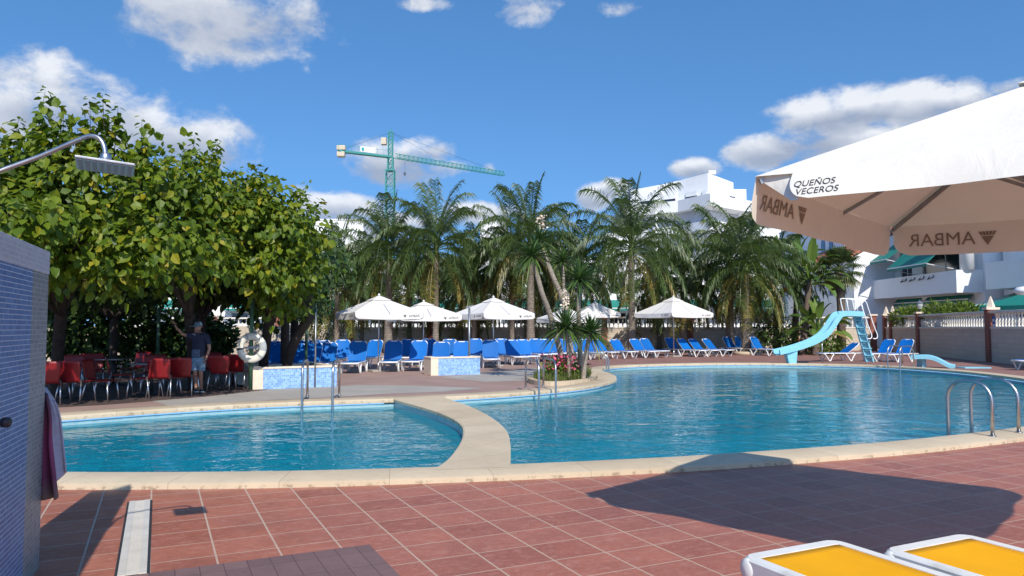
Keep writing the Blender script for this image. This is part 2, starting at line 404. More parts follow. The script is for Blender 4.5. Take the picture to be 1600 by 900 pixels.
def copingmat():
    m, nt, out = newmat('coping_stone'); N = NT(nt); v = N.coord('UV'); o = N.coord()
    x, y, z = N.sep(v)
    fu = N.math('FRACT', N.math('DIVIDE', x, 1.02))
    g = N.math('LESS_THAN', N.math('ABSOLUTE', N.math('SUBTRACT', fu, .5)), .0035)
    wn = nt.nodes.new('ShaderNodeTexWhiteNoise'); wn.noise_dimensions = '1D'
    N.link(N.math('FLOOR', N.math('ADD', N.math('DIVIDE', x, 1.02), .5)), wn.inputs['W'])
    c = N.ramp(wn.outputs[0], [(0, (.50,.40,.27)), (1, (.57,.465,.325))])
    n1 = N.noise(o, 1.7, 6, .65).outputs[0]; k = N.math('MULTIPLY_ADD', n1, .35, .82)
    c = N.mix(1.0, c, N.comb(k, k, k), 'MULTIPLY')
    n2 = N.noise(o, 9, 6, .75).outputs[0]
    lowz = N.math('LESS_THAN', N.sep(o)[2], .03)
    wear = N.math('MULTIPLY', N.ramp(n2, [(.52, 0), (.6, 1)]), N.math('MULTIPLY_ADD', lowz, .6, .12))
    c = N.mix(wear, c, (.24,.18,.12)); c = N.mix(N.math('MULTIPLY', g, .7), c, (.27,.21,.15))
    N.link(principled(N, c, .8, 0, N.bump(N.math('SUBTRACT', n2, g), .3, .006), .3), out.inputs[0]); M['coping_stone'] = m
copingmat()
def slingmat(name, col, rough=.6, f=260):
    m, nt, out = newmat(name); N = NT(nt); v = N.coord(); x, y, z = N.sep(v)
    w = N.math('MULTIPLY', N.math('SINE', N.math('MULTIPLY', N.math('ADD', x, y), f)), N.math('SINE', N.math('MULTIPLY', N.math('SUBTRACT', x, y), f)))
    n = N.noise(v, 3, 4).outputs[0]
    k = N.math('ADD', N.math('MULTIPLY', w, .10), N.math('MULTIPLY_ADD', n, .25, .85))
    oi = nt.nodes.new('ShaderNodeObjectInfo'); k = N.math('MULTIPLY', k, N.math('MULTIPLY_ADD', oi.outputs['Random'], .3, .85))
    c = N.mix(1.0, col, N.comb(k, k, k), 'MULTIPLY')
    p = principled(N, c, rough, 0, None, .3); t = nt.nodes.new('ShaderNodeBsdfTranslucent'); N.link(c, t.inputs[0])
    mx = nt.nodes.new('ShaderNodeMixShader'); mx.inputs[0].default_value = .18
    N.link(p, mx.inputs[1]); N.link(t.outputs[0], mx.inputs[2]); N.link(mx.outputs[0], out.inputs[0]); M[name] = m
slingmat('sling_blue', (.002,.15,.52)); slingmat('sling_yellow', (.86,.42,.002), .8, 170)
def watermat():
    m, nt, out = newmat('pool_water'); N = NT(nt); v = N.coord()
    a = N.noise(N.mapping(v, sc=(1, 1.15, 1)), 2.1, 3, .5, .6).outputs[0]
    b = N.noise(N.mapping(v, rot=(0,0,.5), sc=(1, 1.3, 1)), 6.5, 2, .5, .4).outputs[0]
    c = N.noise(N.mapping(v, sc=(.8,1.1,1)), .95, 3, .5, .5).outputs[0]
    h = N.math('ADD', N.math('MULTIPLY', a, .30), N.math('ADD', N.math('MULTIPLY', b, .075), N.math('MULTIPLY', c, .75)))
    nb = N.bump(h, 1.0, WATER_BUMP)
    fr = nt.nodes.new('ShaderNodeFresnel'); fr.inputs['IOR'].default_value = 1.33; N.link(nb, fr.inputs['Normal'])
    gl = nt.nodes.new('ShaderNodeBsdfGlossy'); gl.inputs['Roughness'].default_value = .008; N.link(nb, gl.inputs['Normal'])
    rf = nt.nodes.new('ShaderNodeBsdfRefraction'); rf.inputs['IOR'].default_value = 1.33; rf.inputs['Roughness'].default_value = .02
    rf.inputs['Color'].default_value = (.36,.88,.98,1); N.link(nb, rf.inputs['Normal'])
    tr = nt.nodes.new('ShaderNodeBsdfTransparent'); tr.inputs['Color'].default_value = (.55,.92,.98,1)
    m1 = nt.nodes.new('ShaderNodeMixShader'); m1.inputs[0].default_value = .5; N.link(rf.outputs[0], m1.inputs[1]); N.link(tr.outputs[0], m1.inputs[2])
    df = nt.nodes.new('ShaderNodeBsdfDiffuse'); df.inputs[0].default_value = (.010,.41,.55,1); N.link(nb, df.inputs['Normal'])
    m3 = nt.nodes.new('ShaderNodeMixShader'); m3.inputs[0].default_value = .46; N.link(m1.outputs[0], m3.inputs[1]); N.link(df.outputs[0], m3.inputs[2])
    m2 = nt.nodes.new('ShaderNodeMixShader'); N.link(fr.outputs[0], m2.inputs[0]); N.link(m3.outputs[0], m2.inputs[1]); N.link(gl.outputs[0], m2.inputs[2])
    N.link(m2.outputs[0], out.inputs[0]); M['pool_water'] = m
WATER_BUMP = .05
watermat()
# ------------------------------------------------------------------ ground, deck, pool
INNER = [(-9.9,10.2),(-9.2,8.9),(-7.2,7.95),(-4.68,7.68),(-2.5,7.72),(-.83,7.95),(.5,8.22),(1.8,8.55),(3.14,9.0),(4.7,9.6),(6.07,10.26),(7.6,11.1),(10,12.7),(12.4,15),(14.2,18.3),(15.0,21.5),(15.4,24.3),(15.3,26.6),(14.5,29.0),(13.1,30.2),(11.5,30.9),(9.7,31.1),(8,30.9),(6.3,30.3),(5,29.6),(3.95,28.6),(3.3,27.2),(3.1,25.7),(3.18,24.2),(3.12,22.5),(2.8,20.9),(1.9,19.0),(.53,17.45),(-1.11,16.25),(-2.5,15.65),(-3.7,15.2),(-5.1,14.6),(-6.55,13.6),(-7.8,12.5),(-9.1,11.6)]
loop = catmull([(x, y, 0) for x, y in INNER], 5)
def offset(P, d):
    n = len(P); out = []
    for i in range(n):
        t = (P[(i+1)%n]-P[i-1]).normalized(); out.append(P[i]+Vector((t.y, -t.x, 0))*d)
    return out
outer = offset(loop, .52)
arc = [0]
for i in range(len(loop)): arc.append(arc[-1]+(loop[(i+1)%len(loop)]-loop[i]).length)
prof = [(0,-.03),(-.05,-.025),(-.058,.035),(-.045,.058),(-.01,.063),(.49,.06),(.515,.05),(.52,-.01)]
rings = [[p+Vector((0,0,z)) for p in offset(loop, d)] for d, z in prof]
def copingmesh():
    n = len(loop); vs = [p for r_ in rings for p in r_]; fs = []
    for j in range(len(prof)-1):
        for i in range(n): fs.append((j*n+i, j*n+(i+1)%n, (j+1)*n+(i+1)%n, (j+1)*n+i))
    me = bpy.data.meshes.new('pool_coping'); me.from_pydata([tuple(v) for v in vs], [], fs)
    uv = me.uv_layers.new(name='UVMap').data
    for p in me.polygons:
        j, i = divmod(p.index, n)
        for li, (a, b) in zip(p.loop_indices, ((i,j),(i+1,j),(i+1,j+1),(i,j+1))): uv[li].uv = (arc[a], b*.1)
    o = link('pool_coping', me, 'coping_stone', None, True); tag(o, kind='structure')
    md = o.modifiers.new('e', 'EDGE_SPLIT'); md.split_angle = R(50)
copingmesh()
nL = len(loop)
iR = max(range(nL), key=lambda i: outer[i].x); iL = min(range(nL), key=lambda i: outer[i].x)
def chain(a, b):
    r_ = []; i = a
    while True:
        r_.append(outer[i]);
        if i == b: break
        i = (i+1) % nL
    return r_
def sheet(name, poly, z, mat):
    P = [Vector((p[0], p[1], z)) for p in poly]
    tris = geometry.tessellate_polygon([P]); mb = MB(); mb.v = [tuple(p) for p in P]; mb.f = [tuple(t) for t in tris]
    o = mb.build(name, mat, None)
    if o.data.polygons and o.data.polygons[0].normal.z < 0: o.data.flip_normals()
    tag(o, kind='structure'); return o
near = chain(iL, iR); far = chain(iR, iL)
sheet('tiled_terrace', near+[(60, outer[iR].y),(60,-12),(-40,-12),(-40, outer[iL].y)], 0, 'red_tile')
sheet('paved_deck', [(60, outer[iR].y)]+far+[(-40, outer[iL].y),(-40,56),(60,56)], 0, 'pink_paving')
g = MB(); B = 900
g.add([(-40,-12,0),(60,-12,0),(60,56,0),(-40,56,0),(-B,-B,0),(B,-B,0),(B,B,0),(-B,B,0)], [(4,5,1,0),(5,6,2,1),(6,7,3,2),(7,4,0,3)])
tag(g.build('ground', 'sand_ground'), kind='structure')
# brown paving under the far loungers and the right bank
def outpt(i, d): return offset(loop, d)[i]
nearR = [i for i in range(nL) if loop[i].y > 20 and loop[i].x > 3.6]
bp = [outpt(i, .56) for i in nearR if True]
sheet('brown_paving', [(17.5,20)]+bp+[(2.6,29.6),(1.5,33),(0,38),(-2,45),(-2,53.5),(24.5,50),(21,31)], .004, 'brown_paving')
PW = -.115
wv = MB(); tri = geometry.tessellate_polygon([[Vector((p.x, p.y, PW)) for p in loop]])
wv.v = [(p.x, p.y, PW) for p in loop]; wv.f = [tuple(t) for t in tri]
o = wv.build('pool_water', 'pool_water'); tag(o, kind='structure')
if o.data.polygons[0].normal.z < 0: o.data.flip_normals()
PD = -1.35
fl = MB(); fl.v = [(p.x, p.y, PD) for p in loop]; fl.f = [tuple(t) for t in tri]
tag(fl.build('pool_floor', 'pool_floor'), kind='structure')
me = bpy.data.meshes.new('pool_wall'); n = nL
me.from_pydata([tuple(p+Vector((0,0,-.05))) for p in loop]+[tuple(p+Vector((0,0,PD-.02))) for p in loop], [], [(i,(i+1)%n,n+(i+1)%n,n+i) for i in range(n)])
uv = me.uv_layers.new(name='UVMap').data
for p in me.polygons:
    i = p.index
    for li, q in zip(p.loop_indices, ((arc[i],-.05),(arc[i+1],-.05),(arc[i+1],PD),(arc[i],PD))): uv[li].uv = q
tag(link('pool_wall', me, 'pool_wall_tile'), kind='structure')
ln = MB(); ln.beam((-4.6,8.2,PD+.01), (-6.6,12.8,PD+.01), .28, .01); ln.beam((-8.2,11.2,PD+.012), (-2.4,13.6,PD+.012), .28, .01)
ln.beam((1.0,12.2,PD+.01), (11.5,17.0,PD+.01), .28, .01)
tag(ln.build('pool_lane_line', 'pool_line'), kind='structure')
# curved dividing wall between the two pools
dl = catmull([(-2.6,15.95,0),(-2.37,15.3,0),(-1.42,13.4,0),(-.84,11.7,0),(-.68,10.2,0),(-.72,8.6,0),(-.85,7.8,0)], 6, False)
dr = catmull([(-1.3,16.5,0),(-1.42,15.9,0),(-.73,13.9,0),(-.30,12.2,0),(-.08,10.8,0),(-.02,9.5,0),(-.02,7.95,0)], 6, False)
dl[0] = Vector((-2.75,15.75,0))
n = len(dl); vs = []; fs = []; pf = [(0,PD,-.03),(0,.0,-.03),(0,.0,0),(0,.05,0),(.03,.064,0)]
rows = []
for a, b in zip(dl, dr):
    w = (b-a).normalized(); row = []
    for q, z, o_ in pf: row.append(a+w*(q-o_)+Vector((0,0,z)))
    for q, z, o_ in reversed(pf): row.append(b-w*(q-o_)+Vector((0,0,z)))
    rows.append(row)
k = len(rows[0]); vs = [tuple(p) for r_ in rows for p in r_]
for i in range(n-1):
    for j in range(k-1): fs.append((i*k+j, i*k+j+1, (i+1)*k+j+1, (i+1)*k+j))
me = bpy.data.meshes.new('pool_divider'); me.from_pydata(vs, [], fs)
me.materials.append(M['coping_stone']); me.materials.append(M['pool_wall_tile'])
uv = me.uv_layers.new(name='UVMap').data
for p in me.polygons:
    i, j = divmod(p.index, k-1); p.material_index = 1 if j in (0, k-2) else 0
    for li, (a, b) in zip(p.loop_indices, ((i,j),(i,j+1),(i+1,j+1),(i+1,j))):
        c = me.vertices[a*k+b].co; uv[li].uv = ((c.y, c.z) if j in (0, k-2) else (a*.26+.3, b*.1))
bm = bmesh.new(); bm.from_mesh(me); bmesh.ops.recalc_face_normals(bm, faces=bm.faces); bm.to_mesh(me); bm.free()
o = bpy.data.objects.new('pool_divider', me); COL.objects.link(o); tag(o, kind='structure')
# grey concrete path round the small pool and by the planters
P1 = [gp(*q) for q in [(236,626),(330,613),(400,608.5),(480,605),(560,601.5),(640,602.5),(760,606.5),(690,612.5),(615,615),(520,621),(430,625),(330,631.5),(270,637)]]
P1 = [p for p in P1]
sheet('path', P1, .004, 'concrete_grey')
P2 = [gp(*q) for q in [(690,590),(760,583),(850,574),(905,566),(925,569),(862,584),(845,594),(760,597)]]
sheet('path', P2, .004, 'concrete_grey')
sheet('terrace_floor', [(-9.4,13.95),(-8.1,15.0),(-6.9,16.6),(-6.1,18.4),(-7.4,24.5),(-8.5,33),(-27,33),(-27,13)], .006, 'shade_tinted_paving')  # separate dark sheet, tree shade put into its colour
# purple ribbed anti-slip tiles
u = Vector((.9,.435,0)).normalized(); vv = Vector((-.435,.9,0)).normalized()
c0 = Vector((-1.02,5.35,0))
sheet('shower_mat', [c0, c0-u*1.7, c0-u*1.7-vv*2.6, c0-vv*2.6], .004, 'mat_tile')
# ------------------------------------------------------------------ sky and sun
SUNV = Vector((.30,-1.15,1.0)).normalized()
sun = bpy.data.lights.new('sun', 'SUN'); sun.energy = 3.7; sun.angle = R(.5); sun.color = (1,.945,.86)
so = bpy.data.objects.new('sun', sun); COL.objects.link(so); so.location = (10,-30,40)
so.rotation_euler = SUNV.to_track_quat('Z', 'Y').to_euler()
W = bpy.data.worlds.new('World'); S.world = W; W.use_nodes = True
nt = W.node_tree; nt.nodes.clear(); N = NT(nt); wo = nt.nodes.new('ShaderNodeOutputWorld')
sky = nt.nodes.new('ShaderNodeTexSky'); sky.sky_type = 'NISHITA'; sky.sun_disc = False
sky.sun_elevation = math.asin(SUNV.z); sky.sun_rotation = math.atan2(SUNV.x, SUNV.y)
sky.air_density = 1.0; sky.dust_density = .35; sky.ozone_density = 2.2; sky.altitude = 20
SKY = .15
bg = nt.nodes.new('ShaderNodeBackground'); bg.inputs[1].default_value = SKY
hs = nt.nodes.new('ShaderNodeHueSaturation'); hs.inputs['Saturation'].default_value = 1.25; N.link(sky.outputs[0], hs.inputs['Color'])
N.link(hs.outputs[0], bg.inputs[0])
d = N.coord('Generated'); x, y, z = N.sep(d)
vn = nt.nodes.new('ShaderNodeVectorMath'); vn.operation = 'NORMALIZE'
N.link(N.comb(x, y, N.math('MULTIPLY_ADD', N.math('MAXIMUM', z, 0.0), .85, .24)), vn.inputs[0]); N.link(vn.outputs[0], sky.inputs['Vector'])
az = N.math('ARCTAN2', x, y); el = N.math('ARCSINE', z)
nz = N.noise(N.mapping(d, sc=(1,1,1.5)), 7, 9, .62, .25).outputs[0]
nzf = N.noise(N.mapping(d, sc=(1,1,1.4)), 22, 6, .6, .3).outputs[0]
nn = N.math('ADD', N.math('MULTIPLY', N.math('SUBTRACT', nz, .5), 2.2), N.math('MULTIPLY', N.math('SUBTRACT', nzf, .5), 1.3))
# clouds: (column, row in the photo's frame only used to find the bearing, half width, half height in degrees, fullness)
CL = [(330,15,9.5,4.6,.62),(440,20,6,2.6,.5),(110,150,7,3.4,.75),(200,195,8,3.2,.6),(300,215,5.5,2.6,.7),(35,175,5,2.5,.7),(355,235,2.2,2.0,.55),
      (615,255,4.3,2.1,1.0),(655,235,3.0,1.4,.9),(690,262,3.2,1.1,.5),(765,262,1.0,.7,.3),(520,325,5,1.6,.85),(480,295,2.2,.5,.2),(640,352,4,1.4,.6),(740,335,3.2,1.3,.6),(800,330,2.0,1.0,.5),
      (925,305,1.7,1.3,.95),(955,292,1.6,.9,.9),(1085,263,2.0,.9,.9),(820,10,4,1.8,.3),(970,12,2.6,1.0,.1),(660,5,3,.8,.2),
      (1200,232,3.4,1.6,1.0),(1270,190,4.2,2.3,1.0),(1330,170,3.2,2.0,.9),(1420,165,4.8,1.8,.85),(1330,225,6,1.8,.9),(1500,160,3,1.3,.7),(1590,135,2.4,.8,.6),
      (-250,200,14,7,.6),(-700,120,16,6,.5),(2050,200,12,5,.6),(2500,150,10,6,.6),(1000,-700,26,9,.4),(300,-500,22,8,.4)]
den = None; shade = None
for (px, py, ra, re, ful) in CL:
    v_ = ray(px, py).normalized(); a0 = math.atan2(v_.x, v_.y); e0 = math.asin(v_.z)
    da = N.math('DIVIDE', N.math('SUBTRACT', az, a0), R(ra)); de = N.math('DIVIDE', N.math('SUBTRACT', el, e0), R(re))
    r2 = N.math('ADD', N.math('MULTIPLY', da, da), N.math('MULTIPLY', de, de))
    q = N.math('SUBTRACT', ful, r2)                       # >0 inside
    den = q if den is None else N.math('MAXIMUM', den, q)
    w = N.math('MAXIMUM', q, 0.0); lit = N.math('MULTIPLY', w, de)
    shade = lit if shade is None else N.math('ADD', shade, lit)
dd = N.math('ADD', den, N.math('MULTIPLY', nn, 1.25))
fac = nt.nodes.new('ShaderNodeMapRange'); fac.interpolation_type = 'SMOOTHSTEP'; N.link(dd, fac.inputs[0])
fac.inputs[1].default_value = -.08; fac.inputs[2].default_value = .75; fac.inputs[3].default_value = 0; fac.inputs[4].default_value = .86
sh = N.math('ADD', N.math('MULTIPLY_ADD', shade, 1.3, .5), N.math('MULTIPLY', nn, .55), clamp=True)
cc = N.ramp(sh, [(.12, (.36,.40,.49)), (.55, (.58,.61,.67)), (.9, (.86,.87,.89))])
cb = nt.nodes.new('ShaderNodeBackground'); N.link(cc, cb.inputs[0]); cb.inputs[1].default_value = .84
mx = nt.nodes.new('ShaderNodeMixShader'); N.link(fac.outputs[0], mx.inputs[0]); N.link(bg.outputs[0], mx.inputs[1]); N.link(cb.outputs[0], mx.inputs[2])
N.link(mx.outputs[0], wo.inputs[0])
S.view_settings.view_transform = 'Standard'; S.view_settings.look = 'None'; S.view_settings.gamma = 1; S.view_settings.exposure = .42
S.view_settings.use_curve_mapping = False
# ------------------------------------------------------------------ lettering
def textmesh(txt, size, depth=0):
    cu = bpy.data.curves.new('t', 'FONT'); cu.body = txt; cu.size = size; cu.align_x = 'CENTER'; cu.align_y = 'CENTER'
    ob = bpy.data.objects.new('t', cu); COL.objects.link(ob)
    bpy.context.view_layer.update()
    me = bpy.data.meshes.new_from_object(ob.evaluated_get(bpy.context.evaluated_depsgraph_get()))
    bpy.data.objects.remove(ob); bpy.data.curves.remove(cu)
    vs = [(v.co.x, v.co.y) for v in me.vertices]; fs = [tuple(p.vertices) for p in me.polygons]
    bpy.data.meshes.remove(me); return vs, fs
AMBAR = textmesh('AMBAR', 1.0); PEQ = textmesh('QUEÑOS', 1.0); CERV = textmesh('VECEROS', 1.0)
def put_text(mb, tm, cx, cy, size, fn, mirror=False):
    vs, fs = tm; k = -1 if mirror else 1
    mb.add([fn(cx+k*x*size, cy+y*size) for x, y in vs], fs)
def logo_tri(mb, cx, cy, size, fn, mirror=False):
    k = -1 if mirror else 1
    a, b, c = (cx-k*.5*size, cy+.36*size), (cx+k*.5*size, cy+.36*size), (cx, cy-.5*size)
    L = lambda p, q, t: (p[0]+(q[0]-p[0])*t, p[1]+(q[1]-p[1])*t)
    for i in range(5):                                   # vertical bars cut by a top band
        t0, t1 = i/5+.02, (i+1)/5-.02
        mb.add([fn(*L(a,b,t0)), fn(*L(a,b,t1)), fn(*L(L(a,b,t1),c,.28)), fn(*L(L(a,b,t0),c,.28))], [(0,1,2,3)])
    mb.add([fn(*L(a,c,.34)), fn(*L(b,c,.34)), fn(*c)], [(0,1,2)])
# ------------------------------------------------------------------ parasols
def parasol(name, label, group, loc, rz, s, ze, zt, mat, val=.22, near=False, text='right', base=True):
    root = thing(name, label, 'parasol', loc, rz, group); h = s/2
    cor = [(-h,-h),(h,-h),(h,h),(-h,h)]                  # sides: 0 = -y, 1 = +x, 2 = +y, 3 = -x
    rr = random.Random(int(abs(loc[0]*100)+abs(loc[1])*7))
    nv = 16 if near else 8
    c = MB()
    for k in range(4):
        a = Vector((*cor[k], ze)); b = Vector((*cor[(k+1)%4], ze)); ap = Vector((0,0,zt))
        def panel(u, v, a=a, b=b):
            e = a.lerp(b, u); p = e.lerp(ap, v)
            edge = 4*u*(1-u)
            p.z -= .05*s/2.7*edge*4*v*(1-v)*.6 + (.035*edge*(1-v)**2)
            m = 1-.035*edge*(1-v)
            return (p.x*m, p.y*m, p.z)
        c.grid(panel, nv, nv)
    cano = c.build('canopy', mat, root, True)
    md = cano.modifiers.new('e', 'EDGE_SPLIT'); md.split_angle = R(22)
    vv_ = MB(); words = []
    def W(nm, mt): q = MB(); words.append((q, nm, mt)); return q
    for k in range(4):
        a = Vector((*cor[k], 0)); b = Vector((*cor[(k+1)%4], 0)); ln = (b-a).length; dr = (b-a)/ln; nrm = Vector((dr.y, -dr.x, 0))
        vl = val*((.86 if k == 0 else 1.22) if near else 1); sag = (.008 if k == 0 else .03) if near else .035
        ph = rr.uniform(0, 6)
        def vpt(x, y, o=0, a=a, dr=dr, nrm=nrm, ln=ln, ph=ph, k=k, vl=vl, sag=sag):     # x along the side from its middle, y up from the hem
            u = x/ln+.5; t = 1-y/vl                       # t: 0 eave, 1 hem
            edge = 4*u*(1-u); m = .035*edge*h
            w = (.022 if near else .016)*math.sin(u*9+ph)*t+.012*math.sin(u*23+ph*2)*t+((.135 if k == 0 else .03) if near else .03)*t
            z = ze-sag*edge-t*vl
            p = a+dr*(u*ln)+nrm*(w+o-m); 
            return (p.x, p.y, z)
        def vg(u, v, vpt=vpt, vl=vl, ln=ln, k=k):
            # rounded lower corners, sides drawn in at the hem; one side folds under at its left end
            y = v*vl; rc = .12*s/2.7; x0 = .015; x1 = ln-.015
            if y < rc: dx = rc-math.sqrt(max(0, rc*rc-(rc-y)**2)); x0 += dx; x1 -= dx
            if near and k == 0: x0 += .20+.0*(1-v)
            return vpt(x0+(x1-x0)*u-ln/2, y)
        vv_.grid(vg, 40 if near else 14, 10 if near else 5)
        if near:
            if k == 0:
                put_text(W('lettering', 'ink'), PEQ, -ln/2+.352, .092, .053, lambda x, y, f=vpt: f(x, y, .004)); put_text(W('lettering', 'ink'), CERV, -ln/2+.376, .042, .053, lambda x, y, f=vpt: f(x, y, .004))
                def fold(u, v, f=vpt, vl=vl, ln=ln):
                    x = .0+.28*u; hgt = vl*min(1, u/.85)**.9; return f(x-ln/2, vl-hgt*v, -.03-.05*math.sin(math.pi*min(1,u*1.1))*v)
                vv_.grid(fold, 14, 6)
            if k in (2, 3):
                xo = -.30 if k == 2 else -.32
                xo = {2: 1.04, 3: 1.09}[k]
                put_text(W('show_through_lettering', 'ink_through'), AMBAR, xo, .12, .15 if k == 2 else .13, lambda x, y, f=vpt: f(x, y, -.006)); logo_tri(W('show_through_logo', 'ink_through'), xo-.33, .125, .13, lambda x, y, f=vpt: f(x, y, -.006))
            if k in (1, 2, 3):
                xo = 1.09 if k == 3 else 1.04; put_text(W('lettering', 'ink'), AMBAR, xo, .12, .15, lambda x, y, f=vpt: f(x, y, .005)); logo_tri(W('logo', 'ink'), xo-.33, .125, .13, lambda x, y, f=vpt: f(x, y, .005))
        else:
            put_text(W('lettering', 'ink'), AMBAR, .72*h, .11, .12, lambda x, y, f=vpt: f(x, y, .005)); logo_tri(W('logo', 'ink'), .72*h-.33, .115, .12, lambda x, y, f=vpt: f(x, y, .005))
    o = vv_.build('valance', mat, root, True)
    for q, nm, mt in words: q.build(nm, mt, o)
    # vent cap on the top
    vc = MB(); q = (.10 if near else .14)*s; gap = .03; zb = zt-q/h*(zt-ze)+gap
    for k in range(4):
        a = Vector((cor[k][0]/h*q, cor[k][1]/h*q, zb)); b = Vector((cor[(k+1)%4][0]/h*q, cor[(k+1)%4][1]/h*q, zb)); ap = Vector((0,0,zt+.04))
        vc.grid(lambda u, v, a=a, b=b, ap=ap: tuple(a.lerp(b, u).lerp(ap, v)-Vector((0,0,.02*4*u*(1-u)*(1-v)))), 4, 4)
    vc.build('vent_cap', mat, root)
    MB().lathe([(.02,0),(.045,.01),(.04,.05),(.012,.075),(0,.08)], 10, (0,0,zt+.03)).build('finial', 'white_plastic', root, True)
    pr = .03 if near else .024
    MB().tube([(0,0,.03),(0,0,zt-.03)], pr, 12).build('pole', 'grey_metal' if near else 'aluminium', root, True)
    MB().lathe([(.05,-.05),(.075,-.03),(.075,.06),(.05,.08)], 12, (0,0,ze-.12)).build('hub', 'grey_metal', root, True)
    MB().box(-.3,.3,-.3,.3,0,.06).build('base_plate', 'concrete_grey', root, bevel=.015)
    MB().tube([(0,0,.06),(0,0,.34)], pr+.014, 12).build('base_tube', 'aluminium', root, True)
    for k in range(8):
        a = math.pi/4*k; e = Vector((h*math.cos(a), h*math.sin(a), 0))
        m = h/max(abs(e.x), abs(e.y)); e = e*m; e.x *= .985; e.y *= .985
        rb = MB().beam((e.x*.03, e.y*.03, zt-.06), (e.x, e.y, ze-.03-(.03 if k%2==0 else 0)), .022, .03).build('rib', 'grey_metal' if near else 'aluminium', root)
        MB().beam((e.x*.05, e.y*.05, ze-.1), (e.x*.5, e.y*.5, (zt+ze)/2-.06), .016, .022).build('strut', 'grey_metal' if near else 'aluminium', rb)
    return root
ua = math.atan2(-.66, .75)
parasol('beer_garden_parasol', 'large cream parasol at the right edge above the yellow loungers, black capitals on its hem', None, (3.41,4.33,0), ua, 2.85, 2.42, 3.11, 'canvas_near', val=.205, near=True)
pg = 'white parasols between the blue loungers'
for px, Y, s, ze, zt, rz, lab in [
    (592, 26.2, 2.45, 2.08, 2.66, 28, 'leftmost and largest looking white parasol, over the blue loungers between the two mosaic planters'),
    (662, 29.5, 2.5, 2.05, 2.56, 20, 'white parasol half hidden behind the leftmost parasol, right of it'),
    (771, 29.8, 2.4, 2.12, 2.74, 33, 'white parasol behind the plain grey post on the right mosaic planter'),
    (884, 38.0, 2.3, 2.05, 2.54, 20, 'white parasol mostly hidden behind the yucca bed'),
    (930, 41.5, 2.3, 2.35, 2.97, 8, 'small white parasol just right of the yucca bed'),
    (1052, 39.6, 2.95, 2.32, 3.17, 30, 'rightmost white parasol, right of the tall pale palm trunk')]:
    p = gx(px, Y); parasol('pool_parasol', lab, pg, p, R(rz), s, ze, zt, 'canvas')
# ------------------------------------------------------------------ shower wall, shower, towels, drain
wd = Vector((-.36,.933,0)).normalized(); wr = math.atan2(wd.y, wd.x)
shw = thing('shower_wall', 'free-standing shower wall of blue mosaic with a grey cap at the left edge', 'wall', (-3.06,4.85,0), wr)
LW = 3.4                                             # local x runs back towards the camera (negative), y is thickness to the left
MB().box(-LW,-.42,0,.34,0,1.90).build('blue_mosaic', 'mosaic_deep', shw, uv=True)
MB().box(-.42,0,0,.34,0,1.90).build('grey_mosaic_edge', 'mosaic_grey', shw, uv=True)
MB().box(-LW,0.004,-.004,.344,1.90,2.05).build('mosaic_cap', 'mosaic_cap', shw, uv=True, bevel=.004)
sh = thing('outdoor_shower', 'stainless steel shower pipe with square slotted rain head bent over the left edge', 'shower', (-2.55,3.55,0))
def shl(p): return Vector(p)-Vector((-2.55,3.55,0))
arm = [at(-26,560,3.5), at(-26,300,3.5), at(-14,276,3.52), at(0,267,3.55), at(65,243,3.6), at(128,216,3.62), at(146,212.5,3.62), at(157,218,3.62), at(163,230,3.62), at(165,246,3.62)]
arm[0].z = .95
MB().tube([shl(p) for p in [arm[0]]+catmull(arm[1:], 5, False)], .0115, 10).build('pipe', 'steel', sh, True)
hd = at(165,256,3.62); hx = .128
MB().lathe([(.014,.055),(.024,.05),(.026,.02),(.018,.0)], 14, shl(hd)+Vector((0,0,.0))).build('swivel', 'steel', sh, True)
hb = MB(); C0 = shl(hd)
tilt = -.03; ha = math.atan2(.48,.88)
def hp(x, y, z): return C0+Vector((x*math.cos(ha)-y*math.sin(ha), x*math.sin(ha)+y*math.cos(ha), z-.012-x*.06+y*tilt))
def hbox(mb, x0,x1,y0,y1,z0,z1):
    mb.add([hp(*q) for q in [(x0,y0,z0),(x1,y0,z0),(x1,y1,z0),(x0,y1,z0),(x0,y0,z1),(x1,y0,z1),(x1,y1,z1),(x0,y1,z1)]], [(3,2,1,0),(4,5,6,7),(0,1,5,4),(1,2,6,5),(2,3,7,6),(3,0,4,7)])
hbox(hb, -hx,hx,-hx,hx,-.006,.006); head = hb.build('rain_head', 'steel', sh, bevel=.003)
nz_ = MB()
for i in range(8): hbox(nz_, -hx+.012+i*.0305, -hx+.03+i*.0305, -hx+.012, hx-.012, -.011, -.006)
nz_.build('nozzle_strip', 'grey_metal', head)
tp = thing('shower_tap', 'dark push tap on the blue mosaic wall', 'tap', at(-2,660,3.72))
MB().tube([(-.12,-.02,0),(.0,0,0),(.02,0,0)], [.02,.02,.016], 12).build('valve_body', 'grey_metal', tp, True)
MB().tube([(.022,0,0),(.05,.0,0)], .026, 12).build('push_button', 'dark_metal', tp, True)
def towel(name, label, pts_l, pts_r, Y, thick, mat, ph, stripes=None):
    mb = MB(); n = 24
    L = catmull([at(*p, Y) for p in pts_l], 8, False); Rr = catmull([at(*p, Y) for p in pts_r], 8, False)
    def f(u, v):
        i = min(int(v*(len(L)-1)), len(L)-1); p = L[i].lerp(Rr[i], u)
        p = p+Vector((0, math.sin(u*9+ph)*.035*(.3+v)+math.sin(u*21+ph)*.01, 0)); return tuple(p)
    mb.grid(f, 18, n); return tag(mb.build(name, mat, None, True, solid=thick), label, 'towel')
